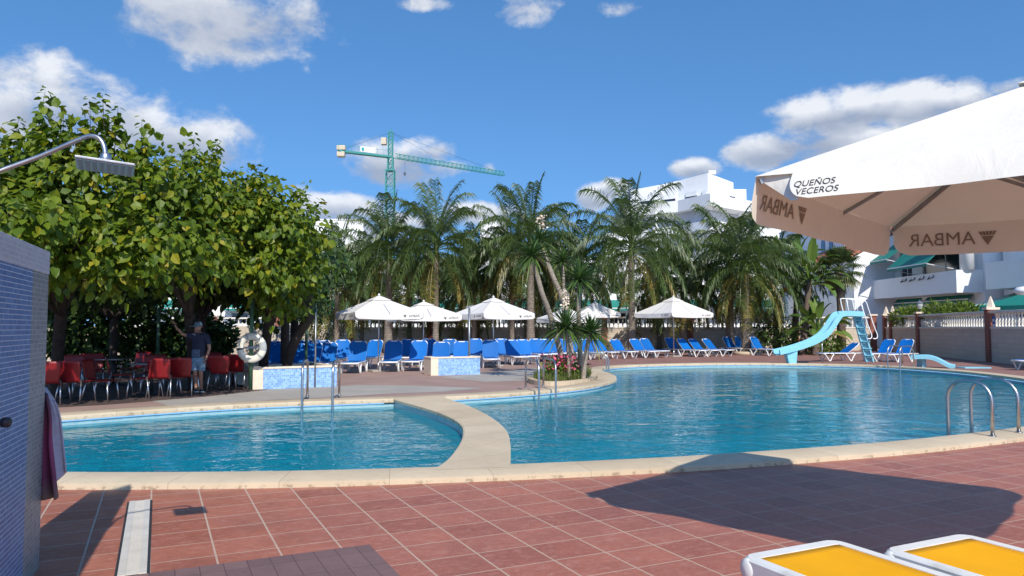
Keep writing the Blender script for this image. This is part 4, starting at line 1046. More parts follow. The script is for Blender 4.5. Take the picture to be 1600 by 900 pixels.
# ------------------------------------------------------------------ mulberry canopy over the terrace
def broad(name, label, base, ells, n, size, seed, mat='mulberry_leaf', shoots=(), limbs=None, r0=.13, tintc=.57, group='leafy trees shading the terrace', inner=.45, lumps=.3, bark='bark_dark', droop=.8):
    b = Vector(base); root = thing(name, label, 'tree', b, 0, group); bn = np.array(b)
    e2 = [((e[0][0]-b.x, e[0][1]-b.y, e[0][2]-b.z), e[1]) for e in ells]; t = MB(); rr = random.Random(seed); r_np = np.random.default_rng(seed)
    fork = limbs or Vector((0,0,1.9)); fork = Vector(fork); t.tube(catmull([(0,0,-.05),(fork.x*.35,fork.y*.35,fork.z*.5),tuple(fork)], 5, False), [r0*1.3]+[r0]*9+[r0*.9], 10)
    for e in e2:
        for k in range(3):
            tgt = Vector(e[0])+Vector((rr.uniform(-.6,.6)*e[1][0], rr.uniform(-.6,.6)*e[1][1], rr.uniform(-.2,.7)*e[1][2]))
            md = fork.lerp(tgt, .5)+Vector((0,0,.25)); t.tube(catmull([tuple(fork-Vector((0,0,.1))), tuple(md), tuple(tgt)], 4, False), [r0*.55*(1-.1*i) for i in range(9)], 7)
    t.build('trunk', bark, root, True)
    bt = crown_leaves(e2, n, size, seed, droop, inner, lumps, tintc=tintc, clump=(13 if mat == 'mulberry_leaf' else 0))
    stm = MB()
    for (px, py, Y, ln, k) in shoots:
        q_ = at(px, py, Y)-b; bt += crown_leaves([((q_.x,q_.y,q_.z-ln*.62),(.20,.20,ln*.5)),((q_.x+.03,q_.y,q_.z-ln*.95),(.34,.3,ln*.4))], int(k*4.2), size*.9, seed+px, .9, .2, .1, tintc=tintc)
        tp_ = at(px, py, Y)-b; bs = tp_+Vector((rr.uniform(-.22,.22), 0, -ln)); bt.append(shoot(bs, tp_, int(k*1.8), size*1.0, r_np)); stm.tube([tuple(bs), tuple(bs.lerp(tp_, .93))], [.012,.003], 5)
    leaf_obj('crown', bt, mat, root)
    if shoots: stm.build('shoot', bark, root)
broad('mulberry_tree', 'nearest leafy tree on the left, bright lobed leaves and tall shoots behind the shower head', (-10.6,17.2,0),
  [((-10.4,14.2,4.0),(2.3,2.1,1.55)),((-9.2,12.6,3.35),(1.9,.9,.65)),((-8.6,14.6,4.05),(1.5,1.6,1.6)),((-8.3,14.2,3.1),(1.6,1.1,.75)),((-10.2,14.2,3.1),(1.8,1.2,.8))], 6600, .215, 101,
  shoots=[(72,135,14,1.3,20),(30,180,14.2,1.2,18),(140,148,14,1.5,24),(160,140,14.3,1.4,20),(185,160,14.4,1.2,16),(8,215,14,1.0,14),(100,170,14.2,1.2,16),(222,180,14.6,1.1,14),(120,195,13.8,1.0,14)], limbs=(.5,-.7,1.95))
broad('mulberry_tree', 'leafy tree in the middle of the canopy above the man in the cap', (-8.0,18.6,0),
  [((-7.2,15.7,3.95),(1.5,1.9,1.6)),((-7.1,14.6,3.15),(1.25,1.2,.65)),((-7.6,17.4,4.3),(1.8,1.6,1.35))], 4900, .20, 102,
  shoots=[(236,245,15.4,.9,12),(262,250,15.5,1.0,14),(306,205,15.8,1.3,18),(340,215,16,1.2,15),(285,235,15.6,1.0,12),(330,245,15.7,1.0,12)], limbs=(.2,-.8,1.9))
broad('mulberry_tree', 'right end tree of the leafy canopy with a yellowing leaf, above the life ring', (-6.9,20.4,0),
  [((-5.95,17.8,4.0),(1.25,1.4,1.25)),((-5.75,17.8,3.15),(.9,1.2,.8)),((-5.7,18.3,2.55),(.75,.7,.6)),((-6.6,18.6,4.1),(1.4,1.5,1.2))], 3600, .19, 103,
  shoots=[(372,262,16.6,.9,12),(400,268,16.8,.9,12),(402,255,17,.7,9),(425,290,17.2,.8,11),(461,293,17.4,.8,12),(445,315,17.2,.6,9),(478,335,17.5,.6,9)], limbs=(.5,-.9,1.9))
broad('mulberry_tree', 'small leafy tree with a leaning dark trunk growing from the long mosaic planter', (-6.15,20.1,.45),
  [((-6.1,19.2,2.45),(.75,.8,.5)),((-5.95,20.2,2.9),(.8,.9,.7))], 900, .18, 104, limbs=(.75,-.3,1.45), r0=.13)
for k, (lab, base, e) in enumerate([
  ('leafy tree deep in the shade at the back left of the terrace', (-13.0,20,0), [((-13,18.2,4.1),(3,2.6,1.5)),((-11.5,20.5,4.0),(2.6,2.4,1.3)),((-11.6,20.8,2.75),(3.2,1.2,.75))]),
  ('leafy tree deep in the shade behind the man in the cap', (-9.2,21.8,0), [((-9.0,20.4,4.0),(2.4,2.2,1.3)),((-8.6,23,3.9),(2.4,2.2,1.3)),((-8.8,22.2,2.85),(2.0,1.2,.7))]),
  ('leafy tree at the back of the terrace behind the life ring', (-7.2,23.4,0), [((-6.9,22,3.6),(1.7,1.9,1.3)),((-7.4,24.6,3.7),(2.0,1.9,1.3)),((-9.4,26,3.9),(2.2,2.0,1.5)),((-7.9,24,2.4),(1.0,1.0,.8))]),
  ('leafy tree at the far back left corner of the terrace', (-13.5,25,0), [((-12.5,24,3.9),(2.8,2.4,1.3)),((-16,22,4.0),(3,3,1.5)),((-15,26.5,4.2),(3.5,2.6,1.8)),((-12,26.5,3.9),(2.4,2.2,1.6))])]):
    broad('mulberry_tree', lab, base, e, 4200, .26, 110+k, 'mulberry_shade_tint', inner=.3)
broad('ficus_tree', 'dense dark green tree between the leafy canopy and the palms', (-9.0,30.5,0), [((-8.4,29.2,3.7),(1.25,1.3,1.5)),((-8.1,29.0,2.6),(1.0,1.0,.9)),((-9.6,29.6,3.4),(1.5,1.4,1.6))], 4200, .15, 130, 'ficus_leaf', group=None, r0=.16, droop=.3)
for k, (x, y, z, rx, rz_, lab) in enumerate([(-20,27.5,1.7,3,1.9,'dark shaded shrub at the far left behind the terrace'),(-15.3,27.5,1.7,2.7,1.8,'dark shaded shrub behind the red chairs on the left'),(-12.3,28.5,1.0,1.5,1.1,'dark shaded shrub seen under the canopy right of the tree trunk')]):
    bush('shrub', lab, 'shrub', [((x,y,z),(rx,1.4,rz_))], 5600, .26, 'mulberry_shade_tint', 140+k, 'dark shrubs behind the terrace', inner=.3)
bush('shrub', 'dark leafy shrub in shade under the feathery palms beside the leftmost parasol', 'shrub', [((-12.6,47.5,1.7),(2.2,1.5,1.8)),((-10.6,48.5,2.4),(1.5,1.2,1.6))], 3000, .3, 'palm_leaf', 150, inner=.3, wr=.2)
bush('shrub', 'shrub with narrow leaves filling the foot of the paddle leaved plants', 'shrub', [((17.2,43.5,.9),(1.6,.9,1.0)),((15.9,45,1.2),(1.2,.8,1.3))], 1500, .35, 'banana_leaf', 151, inner=.3, wr=.3, tintc=.3)
bush('shrub', 'bright low shrub right at the foot of the slide chute', 'shrub', [((17.9,41.6,.5),(.9,.5,.55))], 500, .3, 'banana_leaf', 152, inner=.3, wr=.3, tintc=.6)
# ------------------------------------------------------------------ terrace: pergola, ring, chairs, tables
pgl = thing('pergola', 'pergola of green posts and rusty beams carrying the leafy canopy', 'pergola', (-6.5,18.4,0))
for x, y in ((0,0),(-5.0,.3),(-9.5,.3),(-.3,6),(-5.3,6.2)):
    MB().tube([(x,y,0),(x,y,2.74)], .05, 12).build('post', 'green_paint', pgl, True)
for a, b in (((.1,0,2.78),(-9.6,.25,2.78)),((.1,6,2.78),(-9.6,6.2,2.78)),((0,-.1,2.84),(-.3,6.1,2.84)),((-5,-.1,2.84),(-5.2,6.3,2.84)),((-2.4,-.1,2.84),(-2.7,6.2,2.84)),((-7.4,-.1,2.84),(-7.6,6.2,2.84))):
    MB().beam(a, b, .05, .06).build('beam', 'beam_rust', pgl)
lr = thing('life_ring', 'off-white life ring hung on the green pergola post', 'life ring', at(393,543.5,18.26))
m = MB(); nU, nV = 48, 14
m.grid(lambda u,v: ((.285+.088*math.cos(2*math.pi*v))*math.cos(2*math.pi*u), .055*math.sin(2*math.pi*v), (.285+.088*math.cos(2*math.pi*v))*math.sin(2*math.pi*u)), nU, nV)
m.build('ring_body', 'ring_white', lr, True)
for a0 in (-5, 25):
    pass
for a0, w, mt in ((8,20,'ring_grey'),(186,5,'dark_metal'),(110,5,'ring_grey'),(-42,5,'ring_grey')):
    m = MB(); m.grid(lambda u,v: ((.285+.0915*math.cos(2*math.pi*v))*math.cos(R(a0-w+2*w*u)), .0585*math.sin(2*math.pi*v), (.285+.0915*math.cos(2*math.pi*v))*math.sin(R(a0-w+2*w*u))), 10, 14)
    m.build('band', mt, lr, True)
MB().beam((-.24,.06,0),(.24,.06,.01), .03, .05).build('hook_bar', 'grey_metal', lr)
def chair_proto():
    root = thing('terrace_chair', 'x', 'chair', (0,0,0), 0, 'red chairs on the shaded terrace'); hw = .25
    m = MB(); m.grid(lambda u,v: (-hw*(1-.06*v)+2*hw*(1-.06*v)*u, -.24+.46*v, .455-.03*math.sin(math.pi*u)*math.sin(math.pi*v)+(.02*(1-v)**2*-1)), 8, 8); m.build('seat', 'red_plastic', root, True, solid=.014)
    m = MB()
    def bk(u, v):
        w = hw*(.80+.22*min(1,v*1.6)); x = -w+2*w*u; return (x, .215+.10*v+.02*math.sin(math.pi*u)*(1)-.0, .44+.43*v+.012*math.sin(math.pi*u)*v)
    m.grid(bk, 10, 8); m.build('backrest', 'red_plastic', root, True, solid=.014)
    for s_ in (-1,1):
        MB().tube([(s_*(hw-.03),-.2,.44),(s_*(hw+.01),-.24,0)], .0145, 8).build('leg', 'aluminium', root, True)
        MB().tube([(s_*(hw-.02),.2,.50),(s_*(hw+.02),.30,0)], .0145, 8).build('leg', 'aluminium', root, True)
    return root
cp = chair_proto(); cu = [False]
for px, Y, rz, lab in [
 (86,15.0,190,'dull red chair just right of the mosaic wall, partly hidden by it'),
 (124,15.3,176,'red chair with its sun dappled back to us, left of the table edge'),
 (163,15.6,95,'red chair seen from the side, left of the dark gap'),
 (192,17.3,120,'dark red chair deep in shade, third row in from the pool'),
 (228,16.3,-95,'red chair seen from the side, left of the bright red back'),
 (261,16.4,178,'brightest red chair with its back to us'),
 (291,16.9,184,'red chair with its back to us just left of the man in the cap'),
 (243,18.2,20,'red chair in deep shade behind the brightest one'),
 (350,18.1,182,'dark red chair between the man and the life ring post'),
 (378,18.9,170,'dark red chair behind the life ring post'),
 (110,18.0,10,'red chair in deep shade far behind the sun dappled one'),
 (148,19.0,30,'red chair in deep shade behind the side-on one'),
 (330,20.0,15,'red chair in deep shade behind the man'),
 (212,20.3,-20,'red chair in deepest shade near the middle of the terrace')]:
    o = cp if not cu[0] else copy_tree(cp); cu[0] = True; o.location = gx(px, Y); o.rotation_euler = (0,0,R(rz)); o['label'] = lab
def table_proto():
    root = thing('terrace_table', 'x', 'table', (0,0,0), 0, 'dark tables on the shaded terrace')
    MB().box(-.38,.38,-.38,.38,.70,.73).build('tabletop', 'table_dark', root, bevel=.01); MB().tube([(-.38,-.385,.715),(.38,-.385,.715)], .012, 8).build('edge_strip', 'aluminium', root, True)
    MB().tube([(0,0,.03),(0,0,.70)], .035, 10).build('column', 'dark_metal', root, True)
    m = MB(); 
    for a in range(4): m.beam((0,0,.05),(.33*math.cos(a*1.571+.785),.33*math.sin(a*1.571+.785),.02),.05,.04)
    m.build('foot', 'dark_metal', root); return root
tp_ = table_proto(); tu = [False]
for px, Y, rz, lab in [(112,16.3,4,'dark table whose pale edge shows above the sun dappled red chair'),(240,17.3,-3,'dark table behind the brightest red chair'),(366,19.3,12,'dark table with a glinting top left of the life ring'),(180,19.6,6,'dark table deep in shade at the back of the terrace')]:
    o = tp_ if not tu[0] else copy_tree(tp_); tu[0] = True; o.location = gx(px, Y); o.rotation_euler = (0,0,R(rz)); o['label'] = lab
# low dark wall behind the terrace
MBw = MB().box(-26,-9.6,33.2,33.45,0,1.62); tag(MBw.build('garden_wall', 'wall_block', uv=True), 'plain low wall in deep shade behind the terrace trees', 'wall')
# ------------------------------------------------------------------ slide
sl = thing('water_slide', 'pale blue water slide with white handrails curving down to the pool edge', 'slide', (0,0,0))
def sY(px): return 31.75-.9*(1345-px)/130 if px < 1345 else 31.75
cpts = [(1344,490,),(1326,489),(1310,490),(1302,499),(1295,510),(1285,522),(1270,531.5),(1252,538.5),(1234,544),(1213,549)]
cen = catmull([at(px, py, sY(px)) for px, py in cpts], 6, False)
base = Vector((at(1344,490,31.75).x, 31.75, 0)); sl.location = base
loc = [p-base for p in cen]; n = len(loc); sec = []
hwid, ht = .24, .20
prof_ = [(-hwid-.03,.0),(-hwid-.03,ht),(-hwid,ht+.02),(-hwid+.03,ht),(-hwid+.05,.05),(0,.02),(hwid-.05,.05),(hwid-.03,ht),(hwid,ht+.02),(hwid+.03,ht),(hwid+.03,.0),(0,-.035)]
vs = []
for i, p in enumerate(loc):
    t = (loc[min(i+1,n-1)]-loc[max(i-1,0)]).normalized(); sd = Vector((-t.y, t.x, 0)).normalized() if abs(t.z) < .98 else Vector((0,1,0)); up = sd.cross(t)*-1
    if up.z < 0: up = -up
    for a, b in prof_: vs.append(p+sd*a+up*(b-.14))
k = len(prof_); fs = [(i*k+j, i*k+(j+1)%k, (i+1)*k+(j+1)%k, (i+1)*k+j) for i in range(n-1) for j in range(k)]; fs += [tuple(range(k)), tuple((n-1)*k+j for j in range(k))[::-1]]
m = MB(); m.add(vs, fs); m.build('chute', 'slide_blue', sl, True).modifiers.new('e','EDGE_SPLIT').split_angle = R(45)
def lp(px, py, Y): return at(px, py, Y)-base
lt_, lb = lp(1338,490,31.8), lp(1359,565.5,31.9); m = MB()
st = MB(); w_ = Vector((.105,-.09,0))
for s_ in (-1,1): m.beam(lt_+w_*s_, lb+w_*s_, .07, .12, up=(0,1,0))
m.build('ladder_side', 'slide_blue', sl, bevel=.012)
back = MB(); back.beam(lt_+Vector((-.02,.05,0)), lb+Vector((-.02,.05,0)), .25, .03, up=(.6,.8,0)); back.build('ladder_panel', 'slide_blue', sl)
for i in range(6):
    t = .14+.145*i; p = lt_.lerp(lb, t); MB().beam(p-w_*1.15+Vector((.02,-.04,0)), p+w_*1.15+Vector((.06,-.04,0)), .13, .045).build('step', 'slide_blue', sl, bevel=.006)
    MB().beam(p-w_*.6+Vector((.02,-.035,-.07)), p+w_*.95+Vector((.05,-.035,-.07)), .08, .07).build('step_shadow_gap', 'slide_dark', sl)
for dy, off in ((-.26,0),(.26,9)):
    pts = [(1318,489),(1313.5,470),(1316,466.5),(1330,468),(1343,471),(1347,480),(1356,508),(1362,524),(1360,529),(1355,529)]
    MB().tube(catmull([lp(px+off, py, 31.75+dy) for px, py in pts], 4, False), .022, 8).build('handrail', 'white_paint', sl, True)
    MB().tube([lp(1323+off,468,31.75+dy), lp(1326+off,489,31.75+dy)], .02, 8).build('rail_post', 'white_paint', sl, True)
    MB().tube([lp(1336+off,470,31.75+dy), lp(1341+off,489,31.75+dy)], .02, 8).build('rail_post', 'white_paint', sl, True)
f0 = lp(1236,548,sY(1236)); fz = -base.z
m = MB(); a0 = Vector((f0.x, f0.y, 0)); m.add([a0+Vector(q) for q in [(-.30,-.2,.62),(.22,-.2,.70),(.22,.2,.70),(-.30,.2,.62),(-.14,-.16,.0),(.16,-.16,.0),(.16,.16,.0),(-.14,.16,.0)]], [(0,1,2,3),(7,6,5,4),(4,5,1,0),(5,6,2,1),(6,7,3,2),(7,4,0,3)])
m.build('chute_foot', 'slide_blue', sl, bevel=.02)
MB().tube([lp(1284,522,31.35)+Vector((0,0,-.05)), Vector((*lp(1284,522,31.35).xy, 0))], .022, 8).build('support_post', 'aluminium', sl, True)
# small kiddie chute by the right bank
ks_ = thing('small_slide', 'small low blue chute lying on the right bank past the ladder', 'slide', gx(1452,29.0)); b0 = ks_.location.copy()
m = MB(); c_ = catmull([at(px,py,29.0-.012*(px-1430))-b0 for px, py in [(1424,557.5),(1440,557),(1452,557.5),(1463,560.5),(1474,566),(1484,571),(1492,572.5)]], 5, False)
vs = []; n = len(c_); pr_ = [(-.28,-.09),(-.28,.05),(-.22,.07),(-.2,.0),(.2,.0),(.22,.07),(.28,.05),(.28,-.09)]
for i, p in enumerate(c_):
    t = (c_[min(i+1,n-1)]-c_[max(i-1,0)]).normalized(); sd = Vector((-t.y,t.x,0)).normalized(); up = Vector((0,0,1))
    for a, b in pr_: vs.append(p+sd*a+up*b)
k = 8; m.add(vs, [(i*k+j, i*k+(j+1)%k, (i+1)*k+(j+1)%k, (i+1)*k+j) for i in range(n-1) for j in range(k)]+[tuple(range(k)), tuple((n-1)*k+j for j in range(k))]); m.build('chute', 'slide_blue', ks_, False)
MB().box(.75,1.75,-.95,-.35,0,.045).build('landing_pad', 'slide_blue', ks_, bevel=.01); MB().box(-.45,-.3,-.2,.2,0,.34).build('stand', 'slide_blue', ks_)
# ------------------------------------------------------------------ garden walls with balusters
BPROF = [(.055,0),(.055,.05),(.035,.08),(.05,.16),(.068,.24),(.055,.33),(.032,.42),(.03,.5),(.05,.55),(.05,.6)]
bal_me = {}
def balustrade(name, label, a, b, npier, hw=1.5, hb=.6, sp=.31, visible=None, lamps=()):
    a = Vector((*a,0)); b = Vector((*b,0)); d_ = b-a; L = d_.length; root = thing(name, label, 'wall', a, math.atan2(d_.y, d_.x), 'garden walls with balusters')
    MB().box(0,L,0,.22,0,hw).build('block_wall', 'wall_block', root, uv=True)
    MB().box(0,L,-.04,.26,hw+.001,hw+.09).build('base_rail', 'baluster_white', root)
    MB().box(0,L,-.04,.26,hw+.09+hb,hw+.20+hb).build('top_rail', 'baluster_white', root, bevel=.015)
    piers = npier if isinstance(npier, list) else [L*i/(npier-1) for i in range(npier)]
    for i, x in enumerate(piers):
        p = MB().box(x-.2,x+.2,-.10,.32,0,hw+.86).build('pier', 'brick_red', root, uv=True)
        c = MB(); c.box(x-.26,x+.26,-.16,.38,hw+.86,hw+.96); c.build('pier_cap', 'pier_white', p)
        if i in lamps:
            l = MB(); l.lathe([(.05,0),(.05,.06),(.02,.1),(.02,.16),(.06,.18)], 10, (x,.11,hw+.96)); l.build('lamp_stand', 'dark_metal', p, True)
            MB().lathe([(.09,.18),(.16,.34),(.155,.48),(.09,.56),(.02,.62)], 8, (x,.11,hw+.96)).build('lantern_glass', 'lamp_glass', p)
            MB().lathe([(.17,.47),(.18,.5),(.10,.6),(.02,.66),(.0,.72)], 8, (x,.11,hw+.965)).build('lantern_roof', 'grey_metal', p)
        elif lamps != (): MB().lathe([(.19,0),(.17,.06),(.11,.25),(.03,.48),(0,.52)], 4, (x,.11,hw+.96)).build('finial', 'pier_white', p)
    xs = [sp*.5+sp*i for i in range(int(L/sp))]; xs = [x for x in xs if all(abs(x-q) > .28 for q in piers)]
    vis = xs if visible is None else [x for x in xs if visible[0] <= x <= visible[1]]
    step = max(1, len(vis)); indiv = vis[:100]
    proto = MB().lathe([(r_*1.15, z*hb/.6) for r_, z in BPROF], 8, (0,0,0)).build('baluster', 'baluster_white', root, True); proto.location = (indiv[0],.11,hw+.09)
    for x in indiv[1:]:
        c = proto.copy(); COL.objects.link(c); c.parent = root; c.location = (x,.11,hw+.09)
    rest = [x for x in xs if x not in indiv]
    if rest:
        m = MB()
        for x in rest: m.lathe([(r_*1.15, z*hb/.6) for r_, z in BPROF], 6, (x,.11,hw+.09))
        o = m.build('baluster', 'baluster_white', root, True); o['kind'] = 'stuff'
    return root
# right wall, far end first
balustrade('balustrade_wall', 'grey block wall with balusters and brick piers running along the right bank', (25.0,49.5), (19.8,25.5), [.12, 1.6, 7.0, 16.7, 24.3], visible=(0,24.5), lamps=(2,))
balustrade('balustrade_wall', 'sandy block wall with pale balusters behind the palms at the far end', (-27,54.5), (24.6,50.0), [0,5.2,10,15.4,21.2,24.6,30.2,33.6,39.5,42.2,46.6,51.7], visible=(14,47))
sg = thing('wall_sign', 'small blue and white sign on the brick pier at the right', 'sign', (21.36,32.68,1.3), math.atan2(-24,-5.2))
MB().box(-.14,.14,0,.015,0,.78).build('panel', 'sign_blue', sg); m = MB()
for z in (.1,.3,.52): m.box(-.10,.10,-.004,-.001,z,z+.11)
m.build('white_mark', 'white_paint', sg)
hg = [at(px, 486, Y) for px, Y in ((1372,47.0),(1398,45.5),(1424,44.0))]
bush('hedge', 'bright green hedge topping the right wall between the lamp and the slide', 'hedge', [((24.8,45.9,2.2),(1.0,1.5,.62))], 900, .3, 'hedge_leaf', 160, inner=.3, wr=.3, droop=-.3, base=(24.8,45.9,0))
bush('hedge', 'taller bright green hedge topping the right wall right of the lamp', 'hedge', [((24.2,41.6,2.25),(.8,1.6,.72)),((23.7,38.8,2.2),(.8,1.6,.7))], 1800, .3, 'hedge_leaf', 161, inner=.3, wr=.3, droop=-.3, base=(24.0,40,0))
# ------------------------------------------------------------------ houses
def wallgrid(mb, W_, H, ops, th=.25, x0=0, y0=0, z0=0):
    xs = sorted({0, W_, *[o[0] for o in ops], *[o[1] for o in ops]}); zs = sorted({0, H, *[o[2] for o in ops], *[o[3] for o in ops]})
    for i in range(len(xs)-1):
        for j in range(len(zs)-1):
            cx, cz = (xs[i]+xs[i+1])/2, (zs[j]+zs[j+1])/2
            if any(o[0] < cx < o[1] and o[2] < cz < o[3] for o in ops): continue
            mb.box(x0+xs[i], x0+xs[i+1], y0, y0+th, z0+zs[j], z0+zs[j+1])
def house(name, label, loc, rz, W_, D, H, ops, mat='house_white', group=None, roof='parapet', awn=(), balc=(), cat='house', pane='window_dark'):
    root = thing(name, label, cat, loc, rz, group); m = MB(); wallgrid(m, W_, H, ops); m.build('front_wall', mat, root, fix=False)
    m = MB(); m.box(0,.25,.252,D,0,H); m.box(W_-.25,W_,.252,D,0,H); m.box(.25,W_-.25,D-.25,D,0,H); m.build('side_wall', mat, root, fix=False)
    if roof == 'parapet':
        m = MB(); m.box(.25,W_-.25,.25,D-.25,H-.5,H-.35); m.build('roof', 'concrete_grey', root); m = MB(); m.box(-.06,W_+.06,-.06,.30,H,H+.1); m.build('parapet_cap', mat, root)
    for (a, b, c, d) in ops:
        f = MB(); t = .07
        f.box(a,a+t,.10,.16,c,d); f.box(b-t,b,.10,.16,c,d); f.box(a+t,b-t,.10,.16,c,c+t); f.box(a+t,b-t,.10,.16,d-t,d); f.box((a+b)/2-.03,(a+b)/2+.03,.10,.16,c+t,d-t)
        wn = f.build('window', 'shutter_white', root, fix=False); MB().box(a+t,b-t,.125,.135,c+t,d-t).build('pane', pane, wn)
    for (x0, x1, zt_, out_, drop) in awn:
        aw = MB(); aw.extr([(x0,0-.01,zt_),(x0,-out_,zt_-drop),(x0,-out_,zt_-drop-.22),(x0,-out_+.02,zt_-drop-.22),(x0,-out_+.02,zt_-drop-.03),(x0,-.01,zt_-.04)], (x1-x0,0,0))
        ao = aw.build('awning', 'green_awning', root); MB().box(x0,x1,-out_-.02,-out_-.002,zt_-drop-.06,zt_-drop+.02).build('awning_bar', 'white_paint', ao)
        MB().beam((x0+.05,-.05,zt_-drop-.5),(x0+.05,-out_+.05,zt_-drop-.06),.04,.04).build('awning_arm', 'white_paint', ao); MB().beam((x1-.05,-.05,zt_-drop-.5),(x1-.05,-out_+.05,zt_-drop-.06),.04,.04).build('awning_arm', 'white_paint', ao)
    for (x0, x1, z0, z1, out_) in balc:
        m = MB(); m.box(x0,x1,-out_,-.002,z0,z0+.18); m.box(x0,x1,-out_,-out_+.14,z0+.18,z1); m.box(x0,x0+.14,-out_+.14,-.002,z0+.18,z1); m.box(x1-.14,x1,-out_+.14,-.002,z0+.18,z1)
        m.build('balcony', mat, root, fix=False)
    return root
hgp = 'white houses behind the palms'
defs = [(-34,8.2,7.4,'white house at the far left, glimpsed under the leafy canopy'),(-25.6,7.3,7.2,'white house behind the dark green tree left of the palms'),(-18.2,5.0,11.1,'taller white block left of the crane with a flat bare roof edge'),
        (-13.1,6.0,7.4,'white house with green awnings behind the leftmost parasol'),(-7.0,5.8,7.6,'white house with a green awning between the two left parasols'),(-1.1,6.0,7.6,'white house behind the yuccas with a green awning'),
        (5.0,6.0,7.6,'white house behind the small parasol right of the yuccas'),(11.1,6.0,7.6,'white house behind the tallest palm and right parasol'),(17.2,6.6,7.8,'white house at the right end of the row behind the stout palms')]
for i, (x, w, h, lab) in enumerate(defs):
    ops = [(.8,2.3,1.0,2.9),(w-2.4,w-.9,.9,2.9),(.8,2.2,4.6,6.3),(w-2.3,w-.9,4.5,6.3)]
    if h > 10: ops = [(.8,2.0,1.0,2.9),(w-2.0,w-.8,1.0,2.9),(.9,2.1,4.5,6.2)]
    hs_ = house('terraced_house', lab, (x,65,0), 0, w, 9, h, ops, group=hgp, awn=[(.5,w-.5,4.0,1.5,.75)]+([(.6,2.5,7.0,1.0,.7)] if i in (4,6) else []), balc=[(.2,w-.2,3.2+.9,4.9,.6)] if False else [])
    m = MB(); m.box(0,w,-2.6,-2.45,0,1.9); m.build('front_garden_wall', 'house_white', hs_)
    if i in (5, 6): MB().box(w-2.4,w-.3,2,5,h+.1,h+2.6 if i == 6 else h+1.5).build('roof_block', 'house_white', hs_)
    if i == 4: MB().box(3.4,3.9,1.5,2.0,h+.1,h+1.5).build('chimney', 'house_white', hs_)
tw = house('stair_tower', 'slim white stair tower sticking up between the palm fronds left of the yuccas', (-3.0,69,0), 0, 2.6, 3, 11.6, [(1.25,1.45,7.6,11.0)], group=None, cat='tower')
# distant apartment block with swept terraces
ap = thing('apartment_block', 'large white apartment block with curved terrace bands rising above the palms', 'building', (27,105,0))
def apx(px): return (px-800)/F
line = [(974,111),(990,110),(1060,106),(1111,100),(1150,104),(1182,107),(1250,112)]
pts = [Vector((apx(px)*Y, Y, 0)) for px, Y in line]
def apz(py, Y): return CZ+(512-py)/F*Y
def band(name, P, z0, z1, inset, mat, depth=14):
    Q = [p+Vector((0,inset,0)) for p in P]; poly = [(q.x-27, q.y-105) for q in Q]+[(Q[-1].x-27, 125-105), (Q[0].x-27, 125-105)]
    m = MB(); m.prism(poly[::-1], z0, z1); return m.build(name, mat, ap)
Zt = [apz(287,108), apz(318,108), apz(328,108)]
band('ground_storeys', pts, 0, 11.0, 3, 'house_white'); band('terrace_parapet', pts, 11.0, 12.3, 0, 'house_white'); band('recessed_storey', pts, 12.3, 14.9, 3.5, 'shade_and_print_grey')  # recessed storeys coloured grey for the shadow under the terrace bands
band('terrace_parapet', pts, 15.0, 16.3, 0, 'house_white'); band('recessed_storey', pts[1:-1], 16.3, 18.2, 3.0, 'shade_and_print_grey'); band('terrace_parapet', pts, 18.25, 19.9, -.4, 'house_white')
top = [Vector((apx(px)*Y, Y, 0)) for px, Y in [(983,115),(987,113.5),(1040,110),(1062,108.5),(1109,104),(1149,108)]]
m = MB()
for i in range(len(top)-1):
    a, b = top[i], top[i+1]; za, zb = 23.3, 23.3
    za = [22.9,22.9,23.2,23.4,23.6,23.0][i]; zb = [22.9,22.9,23.2,23.4,23.6,23.0][i+1]
    m.add([Vector((a.x-27,a.y-105,19.9)),Vector((b.x-27,b.y-105,19.9)),Vector((b.x-27,b.y-105,zb)),Vector((a.x-27,a.y-105,za)),Vector((a.x-27,125-105,19.9)),Vector((b.x-27,125-105,19.9)),Vector((b.x-27,125-105,zb)),Vector((a.x-27,125-105,za))], [(0,1,2,3),(4,7,6,5),(3,2,6,7),(0,3,7,4),(1,5,6,2)])
m.build('penthouse_wall', 'house_white', ap)
q = top[-1]; m = MB(); m.box(q.x-27,q.x-27+2.2,q.y-105+1,18,19.9,22.2); m.build('penthouse_wing', 'house_white', ap)
m = MB(); m.box(apx(1113)*105-27-.3,apx(1113)*105-27+.7,-.3,1,23.6,24.1); m.build('roof_vent', 'house_white', ap)
for (px0, px1, py0, py1, i) in [(1003,1023,306,318,1),(1036,1057,304,315,2),(1073,1091,300,310,3),(1099,1106,298,308,3),(1143,1151,301,310,4)]:
    a, b = top[i], top[i+1]
    def onw(px):
        k = apx(px); t = (k*a.y-a.x)/((b.x-a.x)-k*(b.y-a.y)); return a.lerp(b, t)
    A, B_ = onw(px0), onw(px1); Ym = (A.y+B_.y)/2; z0, z1 = CZ+(512-py1)/F*Ym, CZ+(512-py0)/F*Ym; off = Vector((0,-.06,0))
    o_ = Vector((27,105,0)); f = MB(); f.beam(A-o_+off+Vector((0,0,(z0+z1)/2)), B_-o_+off+Vector((0,0,(z0+z1)/2)), .12, z1-z0); w_ = f.build('window', 'window_dark', ap)
    f = MB(); f.beam(A-o_+off*2.4+Vector((0,0,z1-.28*(z1-z0))), B_-o_+off*2.4+Vector((0,0,z1-.28*(z1-z0))), .06, (z1-z0)*.56); f.build('shutter', 'shutter_white', w_)
for px in (1028,1102,1160): p = Vector((apx(px)*106-27, 1.5, 0)); MB().box(p.x-.15,p.x+.15,p.y-.15,p.y+.15,12.3,19.0).build('column', 'house_white', ap)
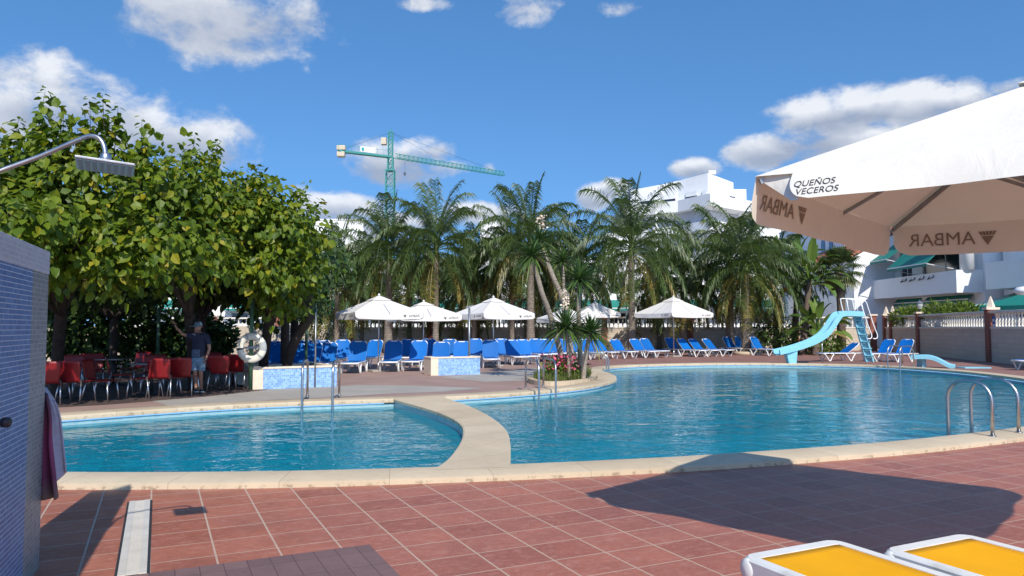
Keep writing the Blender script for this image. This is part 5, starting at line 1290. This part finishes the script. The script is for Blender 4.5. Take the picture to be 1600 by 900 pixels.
# ------------------------------------------------------------------ houses along the right
rgp = 'shaded white houses along the right side'
rz = R(-90)
h1 = house('side_house', 'tall grey white house with two arched windows behind the fan palm', (29.2,80,0), rz, 15.5, 8, 11.8, [(9.3,10.3,1,3)], 'house_white', rgp)
for xx in (10.9, 12.6):
    f = MB(); prof2 = [(xx,-.05,7.4),(xx+.75,-.05,7.4),(xx+.75,-.05,9.4)]+[(xx+.375+.375*math.cos(a), -.05, 9.4+.5*math.sin(a)) for a in [math.pi*k/8 for k in range(1,8)]]+[(xx,-.05,9.4)]
    f.extr(prof2, (0,.12,0)); f.build('arched_window', 'window_blue', h1)
h2 = house('side_house', 'white house with an orange tiled sloping roof edge and sunlit gable', (27.0,72,0), rz, 14, 9, 7.1, [(5.5,8,1.0,2.8),(9.2,12.6,4.2,5.9),(4.0,5.0,4.2,5.6)], 'house_white', rgp, roof='none', balc=[])
m = MB(); m.extr([(0,0,7.101),(0,9,7.101),(0,9,12.2)], (14,0,0)); m.build('gable_wall', 'house_white', h2)
m = MB(); m.extr([(-.1,-.35,7.02),(-.1,9.3,12.5),(-.1,9.3,12.68),(-.1,-.35,7.20)], (14.25,0,0)); m.build('tiled_roof', 'roof_tile', h2, uv=True)
h3 = house('side_house', 'white house with two green awnings over its long balcony behind the lamp pier', (30.2,58,0), rz, 11, 9, 10.5, [(.9,2.6,5.2,7.4),(4.0,9.4,5.0,7.5),(.8,3.6,.6,3.0),(5.0,9.6,.3,3.0)], 'house_white', rgp,
   awn=[(.4,3.0,8.2,2.1,1.5),(3.6,8.8,8.1,2.4,2.2),(.3,3.8,3.75,.25,.3),(4.6,9.9,3.75,.35,.3)], balc=[(-.2,10.9,3.8,5.25,1.7)])
MB().tube([(10.75,-.9,5.25),(10.75,-.9,10.4)], .42, 16).build('round_column', 'house_white', h3, True)
for k in range(4): 
    x = 4.6+1.15*k; MB().tube([(x,-1.6,5.24),(x-.3,-1.78,4.85),(x+.35,-1.78,4.95),(x+.3,-1.62,5.22)], .035, 6).build('rail_bracket', 'dark_metal', h3)
h4 = house('side_house', 'white house at the right edge with a wide plain balcony and a wall lamp', (31.2,46.6,0), rz, 14, 9, 10.5, [(4.6,6.6,5.6,8.2),(.9,2.4,.5,2.6),(4,7,.4,2.7)], 'house_white', rgp, balc=[(1.0,13.8,3.9,5.55,1.8)])
MB().lathe([(.05,0),(.16,.08),(.16,.3),(.05,.36)], 10, (3.0,-.12,7.3)).build('wall_lamp', 'roof_tile', h4)
m = MB(); m.extr([(1.2,-.02,3.75),(1.2,-3.6,2.7),(1.2,-3.6,2.5),(1.2,-3.57,2.5),(1.2,-3.57,2.66),(1.2,-.02,3.7)], (8,0,0)); m.build('awning', 'pale_awning', h4)
gp_ = thing('garden_parasol', 'dark green parasol behind the right wall at the picture edge', 'parasol', (25.9,36.2,0), R(18))
m = MB(); s_ = 1.75
for k in range(4):
    c4 = [(-s_,-s_),(s_,-s_),(s_,s_),(-s_,s_)]; a = Vector((*c4[k],2.62)); b = Vector((*c4[(k+1)%4],2.62)); m.add([a,b,Vector((0,0,3.45))],[(0,1,2)])
m.build('canopy', 'green_awning', gp_, solid=.01); m = MB()
for k in range(4):
    a = Vector((*c4[k],2.61)); b = Vector((*c4[(k+1)%4],2.61)); m.add([a,b,b-Vector((0,0,.25)),a-Vector((0,0,.25))],[(0,1,2,3)])
m.build('valance', 'green_awning', gp_, solid=.01); MB().tube([(0,0,0),(0,0,3.45)], .03, 8).build('pole', 'aluminium', gp_, True)
fl_ = thing('flood_lamp', 'white rounded lamp head at the right edge above the green parasol', 'lamp', at(1600,455,30)-Vector((0,0,3.0)))
MB().tube([(.4,0,0),(.4,0,2.9),(.25,0,3.05)], .04, 8).build('lamp_post', 'grey_metal', fl_, True); MB().lathe([(0,-.16),(.2,-.14),(.36,-.04),(.38,.05),(.25,.16),(0,.2)], 16, (0,0,3.0)).build('lamp_head', 'white_plastic', fl_, True)
# ------------------------------------------------------------------ tower crane
mx_, my = (608-800)/F*131, 131.0
cr = thing('tower_crane', 'green lattice tower crane standing far behind the palms', 'crane', (mx_,my,0))
def lattice(mb, a, b, w, seg, r=.07, tri=False):
    a = Vector(a); b = Vector(b); d_ = (b-a).normalized(); up = Vector((0,0,1)) if abs(d_.z) < .9 else Vector((0,1,0)); s1 = d_.cross(up).normalized(); s2 = s1.cross(d_).normalized()
    offs = [s1*w/2+s2*w/2, -s1*w/2+s2*w/2, -s1*w/2-s2*w/2, s1*w/2-s2*w/2] if not tri else [s1*w/2, -s1*w/2, s2*w*.9]
    for o in offs: mb.beam(a+o, b+o, r*1.6, r*1.6)
    for i in range(seg):
        p = a.lerp(b, i/seg); q = a.lerp(b, (i+1)/seg)
        for j in range(len(offs)):
            k = (j+1) % len(offs); mb.beam(p+offs[j], q+offs[k] if i%2 else q+offs[k], r, r); mb.beam(q+offs[j], q+offs[k], r, r)
jh = 32.2
m = MB(); lattice(m, (0,0,0), (0,0,jh-2.5), 1.5, 22, .09); m.build('mast', 'crane_green', cr)
m = MB(); lattice(m, (0,0,jh-2.5), (0,0,jh), .9, 2, .12); m.box(-.75,.75,-.75,.75,jh-2.6,jh-2.3); m.build('slewing_unit', 'crane_green', cr)
m = MB(); lattice(m, (0,0,jh), (0,0,jh+4.6), .75, 6, .08); m.beam((0,0,jh+4.6),(.1,0,jh+5.3),.1,.1); m.build('tower_head', 'crane_green', cr)
jd = Vector((20.1,16,0)).normalized(); JL = 25.8; cd = Vector((-8.4,-4.6,0)).normalized(); CLn = 9.4
m = MB(); lattice(m, jd*1.0+Vector((0,0,jh)), jd*JL+Vector((0,0,jh)), .9, 26, .06, True); m.build('jib', 'crane_green', cr)
m = MB(); m.beam(Vector((0,0,jh)), cd*CLn+Vector((0,0,jh)), 1.0, .35)
for k in range(9): p = cd*(CLn*k/8); m.beam(p+Vector((0,-.4,jh+.1)), p+Vector((0,-.4,jh+1.1)), .05, .05)
m.beam(Vector((0,-.4,jh+1.1)), cd*CLn+Vector((0,-.4,jh+1.1)), .05, .05); m.build('counter_jib', 'crane_green', cr)
p = cd*(CLn-.5)+Vector((0,0,jh)); m = MB(); m.box(p.x-.8,p.x+.7,p.y-.6,p.y+.6,jh+.15,jh+1.0); m.box(p.x-.75,p.x+.6,p.y-.6,p.y+.6,jh-1.0,jh-.1); m.build('counterweight', 'crane_block', cr, bevel=.15)
pa = cd*(CLn*.58); pb = cd*(CLn*.29); m = MB(); m.beam(pa+Vector((0,-.55,jh+.75)), pb+Vector((0,-.55,jh+.75)), .06, .95); bn = m.build('banner', 'white_paint', cr)
m = MB(); q = pa.lerp(pb,.16)+Vector((0,-.66,jh+.75)); m.lathe([(.30,0),(.30,.03)], 18); lg = m.build('round_logo', 'teal_logo', bn); lg.rotation_euler = (R(90),0,0); lg.location = q
m = MB()
for zz in (.12,-.12): m.beam(pa.lerp(pb,.36)+Vector((0,-.6,jh+.75+zz)), pa.lerp(pb,.85)+Vector((0,-.6,jh+.75+zz)), .02, .07)
m.build('banner_line', 'shade_and_print_grey', bn)
m = MB()
for fr_ in (.45,.9): m.tube([(0,0,jh+4.5), tuple(jd*JL*fr_+Vector((0,0,jh+.8)))], .02, 4)
m.tube([(0,0,jh+4.5), tuple(cd*CLn*.95+Vector((0,0,jh+.3)))], .02, 4); m.build('stay_cable', 'dark_metal', cr)
m = MB(); m.box(-1.6,-.7,-.8,.3,jh+2.2,jh+3.4); m.build('operator_cab', 'crane_block', cr)
q = jd*3.0; m = MB(); m.tube([tuple(q+Vector((0,0,jh-.3))), tuple(q+Vector((0,0,jh-2.4)))], .03, 4); m.lathe([(.0,-.45),(.22,-.2),(.28,.1),(.12,.3),(0,.35)], 8, tuple(q+Vector((0,0,jh-2.6)))); m.build('hook_block', 'grey_metal', cr)
# ------------------------------------------------------------------ the man in the cap
man = gp(309,612.5); pz = thing('person', 'man in cap, navy shirt and pale denim shorts raising one arm on the terrace', 'person', man)
def skin(name, chains, mat, lvl=2, smooth=True):
    me = bpy.data.meshes.new(name); vs = []; es = []; rs = []; roots = []; idx = {}
    for ch in chains:
        prev = None
        for (key, p, r_) in ch:
            if key in idx: i = idx[key]
            else:
                i = len(vs); idx[key] = i; vs.append(p); rs.append(r_)
                if prev is None: roots.append(i)
            if prev is not None and prev != i: es.append((prev, i))
            prev = i
    me.from_pydata(vs, es, []); o = bpy.data.objects.new(name, me); COL.objects.link(o); o.parent = pz; me.materials.append(M[mat])
    md = o.modifiers.new('Skin', 'SKIN'); md.use_smooth_shade = True
    if not me.skin_vertices: raise RuntimeError('skin layer')
    for i, r_ in enumerate(rs):
        s_ = me.skin_vertices[0].data[i]; s_.radius = r_ if isinstance(r_, tuple) else (r_, r_); s_.use_root = i in roots
    sb = o.modifiers.new('Sub', 'SUBSURF'); sb.levels = lvl; sb.render_levels = lvl
    return o
J = dict(pel=(0,0,.90), waist=(0,0,1.05), chest=(.01,0,1.22), neck0=(0,.0,1.385), neck=(-.015,-.01,1.44), jaw=(-.03,-.03,1.50), head=(-.025,-.02,1.57), crown=(-.02,-.01,1.65),
  sl=(-.17,0,1.34), el=(-.36,-.06,1.38), wl=(-.53,-.06,1.56), hl=(-.57,-.06,1.62), sr=(.18,0,1.33), er=(.25,.03,1.06), wr=(.215,-.05,.84), hr=(.20,-.07,.77),
  hipl=(-.09,0,.86), kl=(-.055,-.05,.48), al=(-.05,.02,.10), tl=(.03,-.12,.035), hipr=(.09,0,.86), kr=(.075,-.03,.48), ar=(.06,.06,.10), tr=(.14,-.08,.035))
def c(k, r_): return (k, J[k], r_)
ch = [[c('pel',(.13,.10)),c('waist',(.125,.095)),c('chest',(.15,.105)),c('neck0',(.07,.065)),c('neck',.052),c('jaw',(.062,.072)),c('head',(.075,.09)),c('crown',(.055,.065))],
      [c('neck0',0),c('sl',.06),c('el',.043),c('wl',.029),c('hl',(.036,.02))],[c('neck0',0),c('sr',.06),c('er',.043),c('wr',.029),c('hr',(.02,.038))],
      [c('pel',0),c('hipl',.09),c('kl',.058),c('al',.038),c('tl',.03)],[c('pel',0),c('hipr',.09),c('kr',.058),c('ar',.038),c('tr',.03)]]
for k in range(4):
    o = -.024+.016*k; ln = (.075,.085,.08,.06)[k]
    ch.append([('fl%d0'%k,(-.575+o,-.06,1.64),.009),('fl%d1'%k,(-.60+o*1.3,-.065,1.64+ln*.6),.0085),('fl%d2'%k,(-.605+o*1.4,-.085,1.64+ln),.007)])
    ch.append([('fr%d0'%k,(.20,-.07+o,.745),.009),('fr%d1'%k,(.197,-.075+o*1.2,.745-ln*.6),.0085),('fr%d2'%k,(.185,-.08+o*1.2,.745-ln),.007)])
ch.append([('tl0',(-.55,-.07,1.60),.011),('tl1',(-.525,-.09,1.635),.010),('tl2',(-.52,-.1,1.665),.008)]); ch.append([('tr0',(.195,-.10,.79),.011),('tr1',(.185,-.125,.75),.010),('tr2',(.175,-.13,.72),.008)])
ch.append([('nose0',(-.055,-.095,1.545),.012),('nose1',(-.062,-.118,1.53),.012)])
for s_ in (-1,1): ch.append([('ear%d'%s_,(-.02+s_*.078,-.01,1.55),.016),('earb%d'%s_,(-.02+s_*.08,-.0,1.575),.016)])
body = skin('body', ch, 'skin')
m = MB()
for s_ in (-1,1): m.lathe([(0,-.009),(.008,-.005),(.009,0),(.008,.005),(0,.009)], 8, (-.05+s_*.032,-.102,1.572))
m.build('eye', 'shoe_black', pz, True); MB().beam((-.085,-.097,1.498),(-.03,-.10,1.498),.008,.008).build('mouth', 'pink_rose', pz)
shirt = skin('t_shirt', [[('a',(0,0,.80),(.175,.135)),('b',(0,-.01,.95),(.178,.138)),('c',(.005,-.01,1.10),(.175,.135)),('d',(.01,0,1.24),(.18,.13)),('e',(0,.0,1.37),(.125,.098)),('f',(-.008,-.002,1.425),(.066,.066))],
   [('e',0,0),('s1',(-.17,0,1.345),.084),('s2',(-.27,-.03,1.36),.07),('s2b',(-.285,-.033,1.362),.068)],[('e',0,0),('s3',(.18,0,1.335),.084),('s4',(.235,.015,1.16),.07),('s4b',(.238,.015,1.145),.068)]], 'cloth_navy')
m = MB(); m.grid(lambda u,v: (-.10+.2*u, -.150-.012*math.sin(math.pi*u)-.01*v*(1-v)*4+.002, .84+.19*v), 6, 6); 
pr2 = m.build('shirt_print', 'cloth_print', shirt, True, solid=.004)
skin('shorts', [[('a',(0,0,.89),(.155,.12)),('b',(0,0,.80),(.16,.125)),('c',(-.085,-.02,.70),(.105,.11)),('d',(-.07,-.045,.52),(.098,.10)),('d2',(-.068,-.046,.505),(.096,.098))],[('b',0,0),('e',(.09,-.01,.70),(.105,.11)),('f',(.085,-.03,.52),(.098,.10)),('f2',(.084,-.03,.505),(.096,.098))]], 'cloth_denim')
m = MB(); m.lathe([(.094,0),(.10,.025),(.098,.06),(.075,.095),(.03,.115),(0,.118)], 18, (-.022,-.012,1.585)); cp_ = m.build('cap', 'cloth_cap', pz, True)
m = MB(); m.grid(lambda u,v: (-.05-.085*math.sin(math.pi*(u-.5))*1.0+(-.06)*v, -.075-.10*v*math.cos(math.pi*(u-.5))-.02, 1.60-.02*v-.01*(2*u-1)**2), 8, 4); m.build('cap_brim', 'cloth_cap', cp_, True, solid=.008)
for s_, (ax_, tx_) in enumerate((('al','tl'),('ar','tr'))):
    a = Vector(J[ax_]); t = Vector(J[tx_]); d_ = (t-a); d_.z = 0; d_.normalize(); hl = Vector((a.x,a.y,.055))-d_*.04
    sh_ = skin('shoe', [[('h%d'%s_,tuple(hl),(.05,.05)),('m%d'%s_,tuple(hl+d_*.10+Vector((0,0,-.008))),(.048,.042)),('t%d'%s_,tuple(hl+d_*.21+Vector((0,0,-.02))),(.042,.03))]], 'shoe_black')
    sd = Vector((-d_.y,d_.x,0)); m = MB(); m.extr([tuple(hl-d_*.05+sd*.04+Vector((0,0,-.055))),tuple(hl-d_*.05-sd*.04+Vector((0,0,-.055))),tuple(hl+d_*.25-sd*.04+Vector((0,0,-.055))),tuple(hl+d_*.25+sd*.04+Vector((0,0,-.055)))], (0,0,.028)); m.build('sole', 'shoe_white', sh_, bevel=.01)
